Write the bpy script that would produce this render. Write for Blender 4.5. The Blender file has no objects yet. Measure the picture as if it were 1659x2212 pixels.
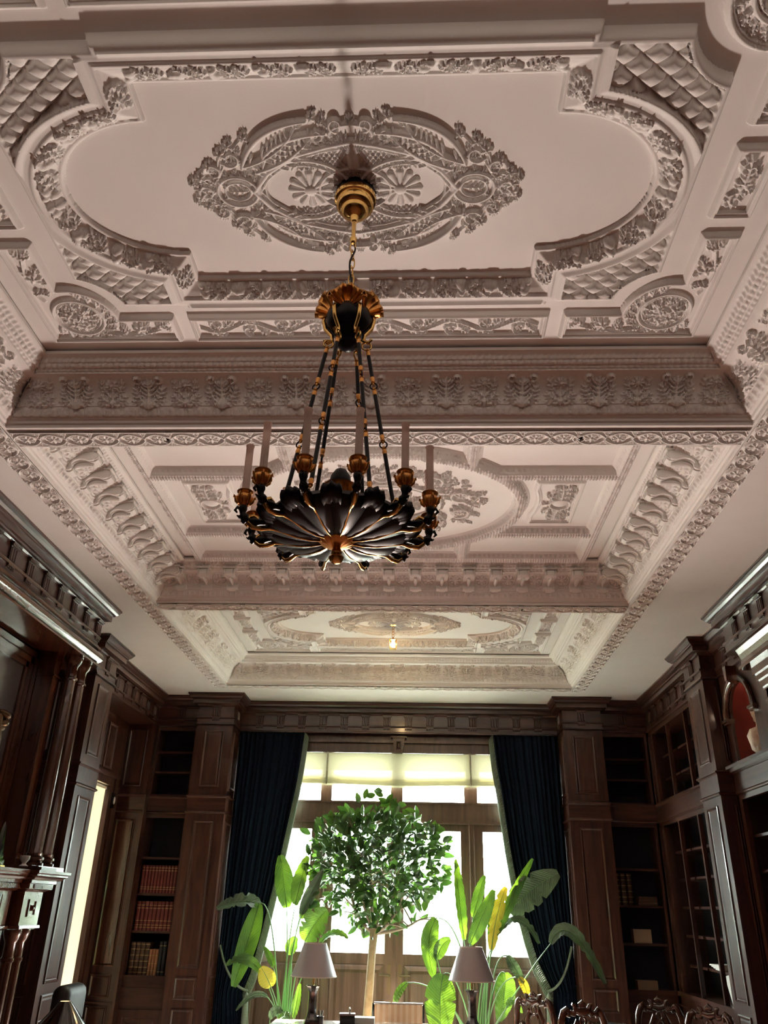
import bpy, math, random
import numpy as np
from mathutils import Vector, Matrix
PI = math.pi
random.seed(7)
SC = bpy.context.scene
COL = SC.collection
# ---------------------------------------------------------------- camera
YAW, PITCH, ROLL, FPX = 0.05199177, 0.46464694, 0.02459112, 1705.551
def cam_matrix():
    cy, sy, cp, sp = math.cos(YAW), math.sin(YAW), math.cos(PITCH), math.sin(PITCH)
    f = Vector((-sy*cp, cy*cp, sp)); r = Vector((cy, sy, 0)); u = r.cross(f)
    cr, sr = math.cos(ROLL), math.sin(ROLL)
    r2 = r*cr+u*sr; u2 = u*cr-r*sr
    return Matrix(((r2.x, u2.x, -f.x, 0), (r2.y, u2.y, -f.y, 0), (r2.z, u2.z, -f.z, 1.75), (0, 0, 0, 1)))
cam = bpy.data.objects.new('camera', bpy.data.cameras.new('camera'))
COL.objects.link(cam)
cam.data.sensor_fit = 'HORIZONTAL'; cam.data.sensor_width = 36.0
cam.data.lens = FPX/1659*36.0
cam.data.clip_start = 0.05; cam.data.clip_end = 200
cam.matrix_world = cam_matrix()
SC.camera = cam
# ---------------------------------------------------------------- light and exposure
SC.view_settings.view_transform = 'Standard'
SC.view_settings.look = 'None'
SC.view_settings.gamma = 1.0
SC.view_settings.use_curve_mapping = False
SC.view_settings.exposure = 0.60
SKY = 38.0
W = bpy.data.worlds.new('world'); SC.world = W; W.use_nodes = True
nt = W.node_tree; nt.nodes.clear()
bg = nt.nodes.new('ShaderNodeBackground'); wo = nt.nodes.new('ShaderNodeOutputWorld')
bg.inputs[0].default_value = (0.90, 1.0, 0.98, 1); bg.inputs[1].default_value = SKY
nt.links.new(bg.outputs[0], wo.inputs[0])
sun = bpy.data.objects.new('sun', bpy.data.lights.new('sun', 'SUN')); COL.objects.link(sun)
sun.data.energy = 75.0; sun.data.angle = math.radians(1.5); sun.data.color = (1.0, 0.93, 0.82)
sun.rotation_euler = Vector((0.10, -0.70, -0.70)).to_track_quat('-Z', 'Y').to_euler()
def portal(name, loc, rot, sx, sy):
    l = bpy.data.lights.new(name, 'AREA'); l.shape = 'RECTANGLE'; l.size = sx; l.size_y = sy
    l.cycles.is_portal = True
    o = bpy.data.objects.new(name, l); COL.objects.link(o); o.location = loc; o.rotation_euler = rot
portal('window_portal', (-0.28, 10.74, 2.35), (math.radians(-90), 0, 0), 4.0, 2.5)
UPX, UPY, UPZ, UPT = -0.30, 7.95, 0.34, math.radians(75)
ul = bpy.data.lights.new('added_fill_light', 'AREA'); ul.shape = 'DISK'; ul.size = 0.34; ul.energy = 98; ul.color = (1.0, 0.81, 0.72); ul.spread = math.radians(115)  # added fill out of view, in place of sun bounced off floor and desk
uo = bpy.data.objects.new('added_fill_light', ul); COL.objects.link(uo); uo.location = (UPX, UPY-0.03, UPZ+0.03)
uo.rotation_euler = Vector((0, -math.sin(UPT), math.cos(UPT))).to_track_quat('-Z', 'Y').to_euler()
CY = SC.cycles
CY.use_denoising = True
CY.max_bounces = 8; CY.diffuse_bounces = 5; CY.glossy_bounces = 3; CY.transmission_bounces = 4; CY.transparent_max_bounces = 8
CY.sample_clamp_indirect = 8.0; CY.caustics_reflective = False; CY.caustics_refractive = False
CY.use_adaptive_sampling = True; CY.adaptive_threshold = 0.03
# ---------------------------------------------------------------- materials
def mat(name, col, rough=0.5, metal=0.0, coat=0.0, trans=None, spec=None, sheen=0.0, noise=None, veins=False, bump=None, wood=None, stripes=None, emit=None):
    m = bpy.data.materials.new(name); m.use_nodes = True
    n = m.node_tree; b = n.nodes['Principled BSDF']; L = n.links
    b.inputs['Base Color'].default_value = (*col, 1); b.inputs['Roughness'].default_value = rough
    b.inputs['Metallic'].default_value = metal; b.inputs['Coat Weight'].default_value = coat
    b.inputs['Coat Roughness'].default_value = 0.12
    if spec is not None: b.inputs['Specular IOR Level'].default_value = spec
    if sheen: b.inputs['Sheen Weight'].default_value = sheen
    if emit: b.inputs['Emission Color'].default_value = (*emit[0], 1); b.inputs['Emission Strength'].default_value = emit[1]
    tc = n.nodes.new('ShaderNodeTexCoord')
    def ramp(c0, c1, p0=0.3, p1=0.7):
        r = n.nodes.new('ShaderNodeValToRGB'); r.color_ramp.elements[0].position = p0; r.color_ramp.elements[1].position = p1
        r.color_ramp.elements[0].color = (*c0, 1); r.color_ramp.elements[1].color = (*c1, 1); return r
    if noise:
        c2, scale = noise
        t = n.nodes.new('ShaderNodeTexNoise'); t.inputs['Scale'].default_value = scale; t.inputs['Detail'].default_value = 5
        r = ramp(col, c2); nz = t; L.new(tc.outputs['Object'], t.inputs['Vector']); L.new(t.outputs['Fac'], r.inputs['Fac']); L.new(r.outputs['Color'], b.inputs['Base Color'])
    if wood:
        c2, axis = wood
        mp = n.nodes.new('ShaderNodeMapping'); s = [9, 9, 9]; s[axis] = 0.8; mp.inputs['Scale'].default_value = s
        t = n.nodes.new('ShaderNodeTexNoise'); t.inputs['Scale'].default_value = 1.6; t.inputs['Detail'].default_value = 8; t.inputs['Distortion'].default_value = 1.2
        r = ramp(col, c2, 0.36, 0.68); L.new(tc.outputs['Object'], mp.inputs['Vector']); L.new(mp.outputs[0], t.inputs['Vector'])
        L.new(t.outputs['Fac'], r.inputs['Fac']); L.new(r.outputs['Color'], b.inputs['Base Color'])
        mp2 = n.nodes.new('ShaderNodeMapping'); s = [90, 90, 90]; s[axis] = 4; mp2.inputs['Scale'].default_value = s
        t2 = n.nodes.new('ShaderNodeTexNoise'); t2.inputs['Scale'].default_value = 1.0; t2.inputs['Detail'].default_value = 3
        bp = n.nodes.new('ShaderNodeBump'); bp.inputs['Strength'].default_value = 0.12 if coat < 0.6 else 0.03; bp.inputs['Distance'].default_value = 0.004
        L.new(tc.outputs['Object'], mp2.inputs['Vector']); L.new(mp2.outputs[0], t2.inputs['Vector']); L.new(t2.outputs['Fac'], bp.inputs['Height']); L.new(bp.outputs[0], b.inputs['Normal'])
    if bump:
        scale, st, dist = bump
        t = n.nodes.new('ShaderNodeTexNoise'); t.inputs['Scale'].default_value = scale; t.inputs['Detail'].default_value = 4
        bp = n.nodes.new('ShaderNodeBump'); bp.inputs['Strength'].default_value = st; bp.inputs['Distance'].default_value = dist
        L.new(tc.outputs['Object'], t.inputs['Vector']); L.new(t.outputs['Fac'], bp.inputs['Height']); L.new(bp.outputs[0], b.inputs['Normal'])
    if stripes:
        c2, scale, axis = stripes
        t = n.nodes.new('ShaderNodeTexWave'); t.bands_direction = axis; t.inputs['Scale'].default_value = scale
        r = ramp(col, c2, 0.45, 0.55); L.new(tc.outputs['Object'], t.inputs['Vector']); L.new(t.outputs['Fac'], r.inputs['Fac']); L.new(r.outputs['Color'], b.inputs['Base Color'])
    if veins:
        uv = n.nodes.new('ShaderNodeUVMap'); t = n.nodes.new('ShaderNodeTexWave'); t.bands_direction = 'Y'; t.inputs['Scale'].default_value = 7.0; t.inputs['Distortion'].default_value = 1.0; t.inputs['Detail Scale'].default_value = 2.0
        L.new(uv.outputs[0], t.inputs['Vector']); bp = n.nodes.new('ShaderNodeBump'); bp.inputs['Strength'].default_value = 0.5; bp.inputs['Distance'].default_value = 0.004
        L.new(t.outputs['Fac'], bp.inputs['Height']); L.new(bp.outputs[0], b.inputs['Normal'])
    if trans:
        tr = n.nodes.new('ShaderNodeBsdfTranslucent'); tr.inputs[0].default_value = (*trans[0], 1)
        if noise: rt = ramp(tuple(v*0.35 for v in trans[0]), tuple(min(1, v*1.25) for v in trans[0]), 0.35, 0.65); L.new(nz.outputs['Fac'], rt.inputs['Fac']); L.new(rt.outputs['Color'], tr.inputs[0])
        if veins: mv = n.nodes.new('ShaderNodeMix'); mv.data_type = 'RGBA'; mv.blend_type = 'MULTIPLY'; mv.inputs[0].default_value = 1.0; rv = ramp((.5, .55, .4), (1, 1, 1), 0.15, 0.7); L.new(t.outputs['Fac'], rv.inputs['Fac']); L.new(rt.outputs['Color'], mv.inputs[6]); L.new(rv.outputs['Color'], mv.inputs[7]); L.new(mv.outputs[2], tr.inputs[0])
        mx = n.nodes.new('ShaderNodeMixShader'); mx.inputs[0].default_value = trans[1]
        L.new(b.outputs[0], mx.inputs[1]); L.new(tr.outputs[0], mx.inputs[2]); L.new(mx.outputs[0], n.nodes['Material Output'].inputs[0])
    return m
def glass_mat(name, tint=(1, 1, 1), rough=0.0, fac=0.06):
    m = bpy.data.materials.new(name); m.use_nodes = True; n = m.node_tree; n.nodes.clear()
    t = n.nodes.new('ShaderNodeBsdfTransparent'); t.inputs[0].default_value = (*tint, 1)
    g = n.nodes.new('ShaderNodeBsdfGlossy'); g.inputs['Roughness'].default_value = rough
    x = n.nodes.new('ShaderNodeMixShader'); x.inputs[0].default_value = fac; o = n.nodes.new('ShaderNodeOutputMaterial')
    n.links.new(t.outputs[0], x.inputs[1]); n.links.new(g.outputs[0], x.inputs[2]); n.links.new(x.outputs[0], o.inputs[0]); return m
PLASTER = mat('plaster_white', (0.80, 0.785, 0.755), 0.62, noise=((0.84, 0.825, 0.80), 3.0), bump=(220, 0.08, 0.002))
C1, C2 = (0.032, 0.0108, 0.0075), (0.076, 0.026, 0.0155)
WOODX = mat('walnut_x', C1, 0.34, coat=0.35, wood=(C2, 0))
WOODY = mat('walnut_y', C1, 0.34, coat=0.35, wood=(C2, 1))
WOODZ = mat('walnut_z', C1, 0.34, coat=0.35, wood=(C2, 2))
WOODG = mat('walnut_polished', (0.05, 0.018, 0.010), 0.2, coat=0.9, wood=((0.11, 0.042, 0.022), 2))
WOODD = mat('walnut_matte', (0.035, 0.014, 0.009), 0.5, wood=((0.06, 0.024, 0.015), 2))  # uncoated, rougher walnut for wall backing and carcass parts
WOODL = mat('window_oak', (0.068, 0.033, 0.022), 0.4, coat=0.2, wood=((0.125, 0.066, 0.044), 2))
BACKB = mat('bookcase_backing', (0.012, 0.014, 0.024), 0.7)
NAVY = mat('navy_velvet', (0.0022, 0.0065, 0.0165), 0.9, spec=0.15, bump=(60, 0.3, 0.004))
FRINGE = mat('fringe_green', (0.20, 0.23, 0.17), 0.6, stripes=((0.07, 0.10, 0.08), 60, 'Z'))
BLIND = mat('blind_linen', (0.60, 0.57, 0.42), 0.8, trans=((0.42, 0.39, 0.25), 0.12))
BRASS = mat('brass', (0.80, 0.52, 0.18), 0.16, metal=1.0)
GILT = mat('gilt_bronze', (0.85, 0.44, 0.14), 0.30, metal=1.0, noise=((0.70, 0.32, 0.09), 60))
BLACKM = mat('black_bronze', (0.003, 0.0035, 0.006), 0.36, coat=0.06, spec=0.28)
CANDLE = mat('candle_ivory', (0.92, 0.83, 0.78), 0.5, trans=((0.95, 0.80, 0.72), 0.5))
LEAF = mat('fig_leaf', (0.022, 0.062, 0.022), 0.26, noise=((0.045, 0.105, 0.032), 7), trans=((0.16, 0.36, 0.04), 0.10))
BLADE = mat('paradise_leaf', (0.05, 0.14, 0.035), 0.36, veins=True, noise=((0.08, 0.20, 0.045), 5), trans=((0.19, 0.33, 0.02), 0.14))
BLADED = mat('paradise_leaf_dull', (0.055, 0.085, 0.055), 0.5, veins=True, noise=((0.085, 0.12, 0.07), 9), trans=((0.10, 0.17, 0.06), 0.08))
BLADEY = mat('paradise_leaf_yellow', (0.55, 0.45, 0.05), 0.45, veins=True, noise=((0.35, 0.42, 0.05), 9), trans=((0.42, 0.30, 0.02), 0.18))
STALK = mat('stalk_green', (0.10, 0.20, 0.08), 0.4, trans=((0.3, 0.5, 0.15), 0.15))
BARK = mat('bark_tan', (0.34, 0.26, 0.15), 0.8, noise=((0.24, 0.17, 0.09), 18), bump=(40, 0.5, 0.004))
SHADE = mat('lampshade_silk', (0.62, 0.62, 0.68), 0.35, trans=((0.20, 0.18, 0.18), 0.25))
PORC = mat('dark_marble', (0.015, 0.012, 0.015), 0.12, coat=1.0, noise=((0.16, 0.13, 0.14), 14))
CHROME = mat('polished_steel', (0.8, 0.8, 0.8), 0.12, metal=1.0)
CARVED = mat('carved_mahogany', (0.045, 0.016, 0.010), 0.2, coat=0.9, noise=((0.10, 0.035, 0.02), 20))
GLASS = glass_mat('window_glass', (0.97, 0.99, 0.98))
TGLASS = glass_mat('table_glass', (0.75, 0.85, 0.85), 0.02, 0.4)
RED = mat('niche_red', (0.20, 0.020, 0.008), 0.8, noise=((0.13, 0.012, 0.006), 4))
STONE = mat('alabaster', (0.72, 0.62, 0.50), 0.5, noise=((0.42, 0.25, 0.15), 9), bump=(30, 0.5, 0.01))
CREAM = mat('hall_cream', (0.74, 0.68, 0.52), 0.8)
DARKGLOSS = mat('overmantel_picture', (0.045, 0.040, 0.042), 0.22, noise=((0.09, 0.06, 0.05), 2.0), coat=0.6)
OAKFLOOR = mat('floor_cherry', (0.30, 0.12, 0.06), 0.4, wood=((0.38, 0.17, 0.085), 1))
BOUNCEFLOOR = mat('bounce_floor_pale', (0.74, 0.70, 0.66), 0.25, noise=((0.80, 0.76, 0.72), 2.5))  # made pale so the unseen floor throws light upwards
RUG = mat('rug_rose', (0.50, 0.22, 0.16), 0.95, noise=((0.56, 0.30, 0.22), 3))
TERRACE = mat('terrace_stone', (0.55, 0.55, 0.50), 0.9, noise=((0.62, 0.62, 0.56), 2))
HEDGE = mat('hedge_green', (0.42, 0.50, 0.42), 0.9, noise=((0.54, 0.62, 0.52), 3), bump=(12, 1.0, 0.1))
BLACKG = mat('black_gloss', (0.006, 0.006, 0.007), 0.12, coat=1.0)
GREYL = mat('grey_leather', (0.022, 0.022, 0.022), 0.5, bump=(40, 0.3, 0.003))
PAPER = mat('paper', (0.75, 0.73, 0.68), 0.8)
TANBOX = mat('tan_box', (0.36, 0.24, 0.15), 0.7)
WHITE = mat('white_enamel', (0.8, 0.8, 0.78), 0.3)
# ---------------------------------------------------------------- helpers
def tag(o, label=None, cat=None, group=None, kind=None):
    if label: o['label'] = label
    if cat: o['category'] = cat
    if group: o['group'] = group
    if kind: o['kind'] = kind
    return o
def empty(name, loc=(0, 0, 0), rz=0.0, label=None, cat=None, group=None, kind=None):
    o = bpy.data.objects.new(name, None); COL.objects.link(o); o.location = loc; o.rotation_euler = (0, 0, rz)
    o.empty_display_size = 0.1
    return tag(o, label, cat, group, kind)
def link(name, me, m, parent=None):
    if m and not me.materials: me.materials.append(m)
    o = bpy.data.objects.new(name, me); COL.objects.link(o)
    if parent: o.parent = parent
    return o
def np_mesh(name, V, F, m, parent=None, smooth=None):
    """V (n,3) array, F (k,4) int quads"""
    me = bpy.data.meshes.new(name); V = np.asarray(V, np.float32); F = np.asarray(F, np.int32)
    me.vertices.add(len(V)); me.vertices.foreach_set('co', V.ravel())
    me.loops.add(F.size); me.loops.foreach_set('vertex_index', F.ravel())
    me.polygons.add(len(F)); me.polygons.foreach_set('loop_start', np.arange(0, F.size, 4, dtype=np.int32))
    me.update(calc_edges=True)
    if smooth is not None:
        me.polygons.foreach_set('use_smooth', np.ones(len(F), bool))
        if smooth < 179: me.set_sharp_from_angle(angle=math.radians(smooth))
    me.validate(); return link(name, me, m, parent)
class MB:
    def __init__(s): s.v = []; s.f = []
    def add(s, vs, fs):
        b = len(s.v); s.v.extend([tuple(x) for x in vs]); s.f.extend([tuple(b+i for i in f) for f in fs])
    def box(s, x0, x1, y0, y1, z0, z1):
        x0, x1 = sorted((x0, x1)); y0, y1 = sorted((y0, y1)); z0, z1 = sorted((z0, z1))
        s.add([(x0,y0,z0),(x1,y0,z0),(x1,y1,z0),(x0,y1,z0),(x0,y0,z1),(x1,y0,z1),(x1,y1,z1),(x0,y1,z1)],
              [(0,3,2,1),(4,5,6,7),(0,1,5,4),(1,2,6,5),(2,3,7,6),(3,0,4,7)])
    def lathe(s, prof, n=24, c=(0, 0, 0), M=None, a0=0.0):
        """prof [(r,z)] around z at c"""
        vs = []; fs = []; k = len(prof)
        for r, z in prof:
            for i in range(n):
                a = a0+2*PI*i/n; p = Vector((max(r, 1e-4)*math.cos(a), max(r, 1e-4)*math.sin(a), z))
                if M: p = M @ p
                vs.append((p.x+c[0], p.y+c[1], p.z+c[2]))
        for j in range(k-1):
            for i in range(n):
                a, b = j*n+i, j*n+(i+1) % n; fs.append((a, b, b+n, a+n))
        fs.append(tuple(range(n-1, -1, -1))); fs.append(tuple((k-1)*n+i for i in range(n)))
        s.add(vs, fs)
    def tube(s, pts, r, n=8, closed=False):
        pts = [Vector(p) for p in pts]; k = len(pts); rr = r if hasattr(r, '__len__') else [r]*k
        vs = []; fs = []; up = None
        for i, p in enumerate(pts):
            if closed: t = pts[(i+1) % k]-pts[i-1]
            else: t = pts[min(i+1, k-1)]-pts[max(i-1, 0)]
            t = t.normalized() if t.length > 1e-9 else Vector((0, 0, 1))
            if up is None: up = Vector((0, 0, 1)) if abs(t.z) < 0.9 else Vector((1, 0, 0))
            a = t.cross(up).normalized(); b = a.cross(t).normalized(); up = b
            for j in range(n):
                w = 2*PI*j/n; q = p+(a*math.cos(w)+b*math.sin(w))*rr[i]; vs.append(q)
        for i in range(k if closed else k-1):
            for j in range(n):
                a0 = i*n+j; a1 = i*n+(j+1) % n; b0 = ((i+1) % k)*n+j; b1 = ((i+1) % k)*n+(j+1) % n
                fs.append((a0, a1, b1, b0))
        if not closed: fs.append(tuple(range(n-1, -1, -1))); fs.append(tuple((k-1)*n+j for j in range(n)))
        s.add(vs, fs)
    def prism(s, poly, fn, d0, d1):
        """poly [(a,b)]; fn(a,b,d)->xyz"""
        n = len(poly); vs = [fn(a, b, d0) for a, b in poly]+[fn(a, b, d1) for a, b in poly]
        s.add(vs, [tuple(range(n-1, -1, -1)), tuple(range(n, 2*n))]+[(i, (i+1) % n, n+(i+1) % n, n+i) for i in range(n)])
    def rings(s, fr, u0, u1, v0, v1, prof):
        """nested rectangles on a face; fr(u,v,h)->xyz, prof [(inset,height)], filled centre"""
        vs = []; fs = []
        for ins, h in prof:
            for u, v in ((u0+ins, v0+ins), (u1-ins, v0+ins), (u1-ins, v1-ins), (u0+ins, v1-ins)): vs.append(fr(u, v, h))
        for k in range(len(prof)-1):
            for i in range(4): a = k*4+i; b = k*4+(i+1) % 4; fs.append((a, b, b+4, a+4))
        k = (len(prof)-1)*4; fs.append((k, k+1, k+2, k+3)); s.add(vs, fs)
    def build(s, name, m, parent=None, smooth=None):
        me = bpy.data.meshes.new(name); me.from_pydata(s.v, [], s.f); me.update()
        bm_fix(me)
        if smooth is not None:
            me.polygons.foreach_set('use_smooth', np.ones(len(me.polygons), bool)); me.set_sharp_from_angle(angle=math.radians(smooth))
        return link(name, me, m, parent)
import bmesh
def bm_fix(me):
    b = bmesh.new(); b.from_mesh(me); bmesh.ops.recalc_face_normals(b, faces=b.faces); b.to_mesh(me); b.free()
def copy_tree(o, parent=None):
    c = o.copy(); COL.objects.link(c); c.parent = parent
    for ch in list(o.children): copy_tree(ch, c)
    return c
def bez(p0, p1, p2, n):
    return [tuple((1-t)**2*a+2*t*(1-t)*b+t*t*c for a, b, c in zip(p0, p1, p2)) for t in [i/(n-1) for i in range(n)]]
def frame_face(axis, pos, sgn):
    """(u,v,h)->xyz on a vertical face: axis 'x' faces +-x with u=y ; axis 'y' faces -y with u=x"""
    if axis == 'x': return lambda u, v, h: (pos+sgn*h, u, v)
    return lambda u, v, h: (u, pos+sgn*h, v)
PANEL = [(0, 0.0), (0.0, 0.012), (0.012, 0.016), (0.022, 0.004), (0.028, 0.001), (0.05, 0.001), (0.055, 0.001)]
def panel(name, fr, u0, u1, v0, v1, m, parent, prof=None):
    b = MB(); b.rings(fr, u0, u1, v0, v1, prof or PANEL); return b.build(name, m, parent)
# plan sweep with mitred corners: interior of the room lies to the right of the path direction
def sweep(path, prof, name, m, i0=0, i1=None, parent=None, smooth=None):
    i1 = len(path)-1 if i1 is None else i1
    P = [Vector(p) for p in path]; dirs = [(P[i+1]-P[i]).normalized() for i in range(len(P)-1)]
    nor = [Vector((d.y, -d.x)) for d in dirs]; mit = []
    for i in range(len(P)):
        if i == 0: mit.append(nor[0])
        elif i == len(P)-1: mit.append(nor[-1])
        else:
            a, b = nor[i-1], nor[i]; q = a+b; mit.append(q/(q.dot(a)) if q.length > 1e-6 else a)
    b = MB(); k = len(prof); vs = []; fs = []
    for i in range(i0, i1+1):
        for o, z in prof: q = P[i]+mit[i]*o; vs.append((q.x, q.y, z))
    for i in range(i1-i0):
        for j in range(k-1): a = i*k+j; fs.append((a, a+1, a+1+k, a+k))
    fs.append(tuple(range(k))); fs.append(tuple((i1-i0)*k+j for j in range(k-1, -1, -1)))
    b.add(vs, fs); return b.build(name, m, parent, smooth)
# ---------------------------------------------------------------- relief canvas for plaster ornament
class Rel:
    def __init__(s, x0, x1, y0, y1, res):
        s.x0, s.y0, s.res = x0, y0, res; s.nx = int(round((x1-x0)/res))+1; s.ny = int(round((y1-y0)/res))+1
        s.a = np.zeros((s.ny, s.nx)); s.gx = x0+np.arange(s.nx)*res; s.gy = y0+np.arange(s.ny)*res
        s.X, s.Y = np.meshgrid(s.gx, s.gy)
    def stamp(s, cx, cy, r, h, p=0.5):
        i0 = max(0, int((cx-r-s.x0)/s.res)); i1 = min(s.nx, int((cx+r-s.x0)/s.res)+2)
        j0 = max(0, int((cy-r-s.y0)/s.res)); j1 = min(s.ny, int((cy+r-s.y0)/s.res)+2)
        if i0 >= i1 or j0 >= j1: return
        d = ((s.gx[i0:i1]-cx)**2)[None, :]+((s.gy[j0:j1]-cy)**2)[:, None]
        w = s.a[j0:j1, i0:i1]; np.maximum(w, h*np.clip(1-d/(r*r), 0, 1)**p, out=w)
    def stroke(s, pts, w, h, p=0.5):
        pts = np.asarray(pts, float); seg = np.hypot(*(pts[1:]-pts[:-1]).T); L = seg.sum()
        cum = np.r_[0, np.cumsum(seg)]; wf = w if callable(w) else (lambda t: w); hf = h if callable(h) else (lambda t: h)
        t = 0.0
        while t <= 1.0:
            q = t*L; x = np.interp(q, cum, pts[:, 0]); y = np.interp(q, cum, pts[:, 1]); r = max(wf(t), s.res*0.9)
            s.stamp(x, y, r, hf(t), p); t += max(r*0.35, s.res*0.5)/L
    def leaf(s, p0, p1, bend, w, h, n=5):
        """acanthus leaf from p0 to p1"""
        p0 = np.array(p0, float); p1 = np.array(p1, float); d = p1-p0; L = np.hypot(*d); nr = np.array([-d[1], d[0]])/max(L, 1e-9)
        mid = (p0+p1)/2+nr*bend
        c = np.array(bez(p0, mid, p1, 12)); s.stroke(c, lambda t: w*0.3*(1-0.7*t), h)
        for k in range(n):
            t = (k+0.6)/(n+0.3); i = t*11; a = c[int(i)]; b = c[min(int(i)+1, 11)]; tg = (b-a)/max(np.hypot(*(b-a)), 1e-9); nn = np.array([-tg[1], tg[0]])
            l = w*(0.35+0.9*math.sin(PI*min(1, t*0.95+0.05)))
            for sg in (-1, 1):
                e = a+tg*l*0.75+nn*sg*l; m2 = a+nn*sg*l*0.55+tg*l*0.1
                s.stroke(bez(a, m2, e, 5), lambda u: w*0.26*(1-0.55*u), h*0.8)
    def spiral(s, cx, cy, r, turns, a0, w0, w1, h, dr=1, ry=1.0):
        n = int(14*turns)+4; pts = [(cx+r*(1-t)**0.9*math.cos(a0+dr*2*PI*turns*t), cy+ry*r*(1-t)**0.9*math.sin(a0+dr*2*PI*turns*t)) for t in np.linspace(0, 0.94, n)]
        s.stroke(pts, lambda t: w0+(w1-w0)*t, h)
    def rosette(s, cx, cy, r, n, h):
        for k in range(n):
            a = 2*PI*k/n; s.stroke([(cx+0.3*r*math.cos(a), cy+0.3*r*math.sin(a)), (cx+0.85*r*math.cos(a), cy+0.85*r*math.sin(a))], lambda t: r*PI*0.55/n*(0.6+0.6*t), h*0.8)
        s.stamp(cx, cy, r*0.3, h*1.15)
    def ell(s, cx, cy, rx, ry, w, h, a0=0, a1=2*PI, p=0.5):
        s.stroke([(cx+rx*math.cos(a), cy+ry*math.sin(a)) for a in np.linspace(a0, a1, 60)], w, h, p)
    def mirx(s): s.a = np.maximum(s.a, s.a[:, ::-1])
    def miry(s): s.a = np.maximum(s.a, s.a[::-1, :])
    def mesh(s, name, m, z, parent=None, loc=(0, 0), eps=1e-4, smooth=70, flip=(1, 1)):
        """hang the relief below a plane at height z"""
        on = s.a > eps; cell = on[:-1, :-1] | on[1:, :-1] | on[:-1, 1:] | on[1:, 1:]
        idx = np.arange(s.nx*s.ny).reshape(s.ny, s.nx)
        F = np.stack([idx[:-1, :-1][cell], idx[1:, :-1][cell], idx[1:, 1:][cell], idx[:-1, 1:][cell]], 1)
        use = np.zeros(s.nx*s.ny, bool); use[F.ravel()] = True; new = np.cumsum(use)-1
        V = np.stack([s.X.ravel()*flip[0]+loc[0], s.Y.ravel()*flip[1]+loc[1], z-s.a.ravel()+0.0008], 1)[use]
        F = new[F]
        if flip[0]*flip[1] < 0: F = F[:, ::-1]
        return np_mesh(name, V, F, m, parent, smooth)
def rinceau(R, x0, x1, yc, amp, per, h, w):
    """running scroll of foliage"""
    n = max(1, int(round((x1-x0)/per))); per = (x1-x0)/n; xs = np.linspace(x0, x1, n*16)
    R.stroke([(x, yc+amp*0.55*math.sin(2*PI*(x-x0)/per)) for x in xs], w*0.55, h*0.8)
    for k in range(2*n):
        cx = x0+per*(k+0.5)/2; sg = -1 if k % 2 == 0 else 1
        R.spiral(cx, yc+sg*amp*0.28, amp*0.75, 1.1, PI/2*sg, w*0.6, w*0.3, h, dr=sg)
        R.rosette(cx, yc+sg*amp*0.25, amp*0.36, 5, h)
        R.leaf((cx-per*0.16, yc-sg*amp*0.35), (cx+per*0.12, yc-sg*amp*0.92), -sg*amp*0.2, w*1.7, h*0.9, 3)
        R.leaf((cx+per*0.1, yc), (cx+per*0.25, yc+sg*amp*0.85), sg*amp*0.1, w*1.5, h*0.9, 3)
def box_sdf(X, Y, cx, cy, hx, hy):
    dx = np.abs(X-cx)-hx; dy = np.abs(Y-cy)-hy
    return np.hypot(np.maximum(dx, 0), np.maximum(dy, 0))+np.minimum(np.maximum(dx, dy), 0)
def prof1(d, pts):
    return np.interp(d, [p[0] for p in pts], [p[1] for p in pts])
# ---------------------------------------------------------------- ceiling with three sunk coffers
H, ZP = 4.15, 4.474
CX = -0.278
OX0, OX1 = -2.366, 1.810
COF = [(1.055, 3.718), (3.930, 6.590), (6.770, 9.470)]
XL, XR, YN, YF = -4.0, 3.5, -3.6, 10.75
b = MB()
def quad(b, x0, x1, y0, y1, z): b.add([(x0, y0, z), (x1, y0, z), (x1, y1, z), (x0, y1, z)], [(0, 3, 2, 1)])
quad(b, XL, OX0, YN, YF, H); quad(b, OX1, XR, YN, YF, H)
ys = [YN]+[v for c in COF for v in c]+[YF]
for i in range(0, len(ys), 2): quad(b, OX0, OX1, ys[i], ys[i+1], H)
for y0, y1 in COF:
    quad(b, OX0, OX1, y0, y1, ZP)
    HS = H+0.05
    b.add([(OX0, y0, HS), (OX0, y1, HS), (OX0, y1, ZP), (OX0, y0, ZP)], [(0, 1, 2, 3)])
    b.add([(OX1, y0, HS), (OX1, y1, HS), (OX1, y1, ZP), (OX1, y0, ZP)], [(3, 2, 1, 0)])
    b.add([(OX0, y0, HS), (OX1, y0, HS), (OX1, y0, ZP), (OX0, y0, ZP)], [(3, 2, 1, 0)])
    b.add([(OX0, y1, HS), (OX1, y1, HS), (OX1, y1, ZP), (OX0, y1, ZP)], [(0, 1, 2, 3)])
me = bpy.data.meshes.new('ceiling'); me.from_pydata(b.v, [], b.f); me.update()
ceiling = link('ceiling', me, PLASTER); tag(ceiling, kind='structure')
b = MB(); b.box(XL-0.1, XR+0.1, YN-0.1, YF+0.1, 4.56, 4.7); tag(b.build('ceiling_slab', PLASTER), kind='structure')
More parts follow.
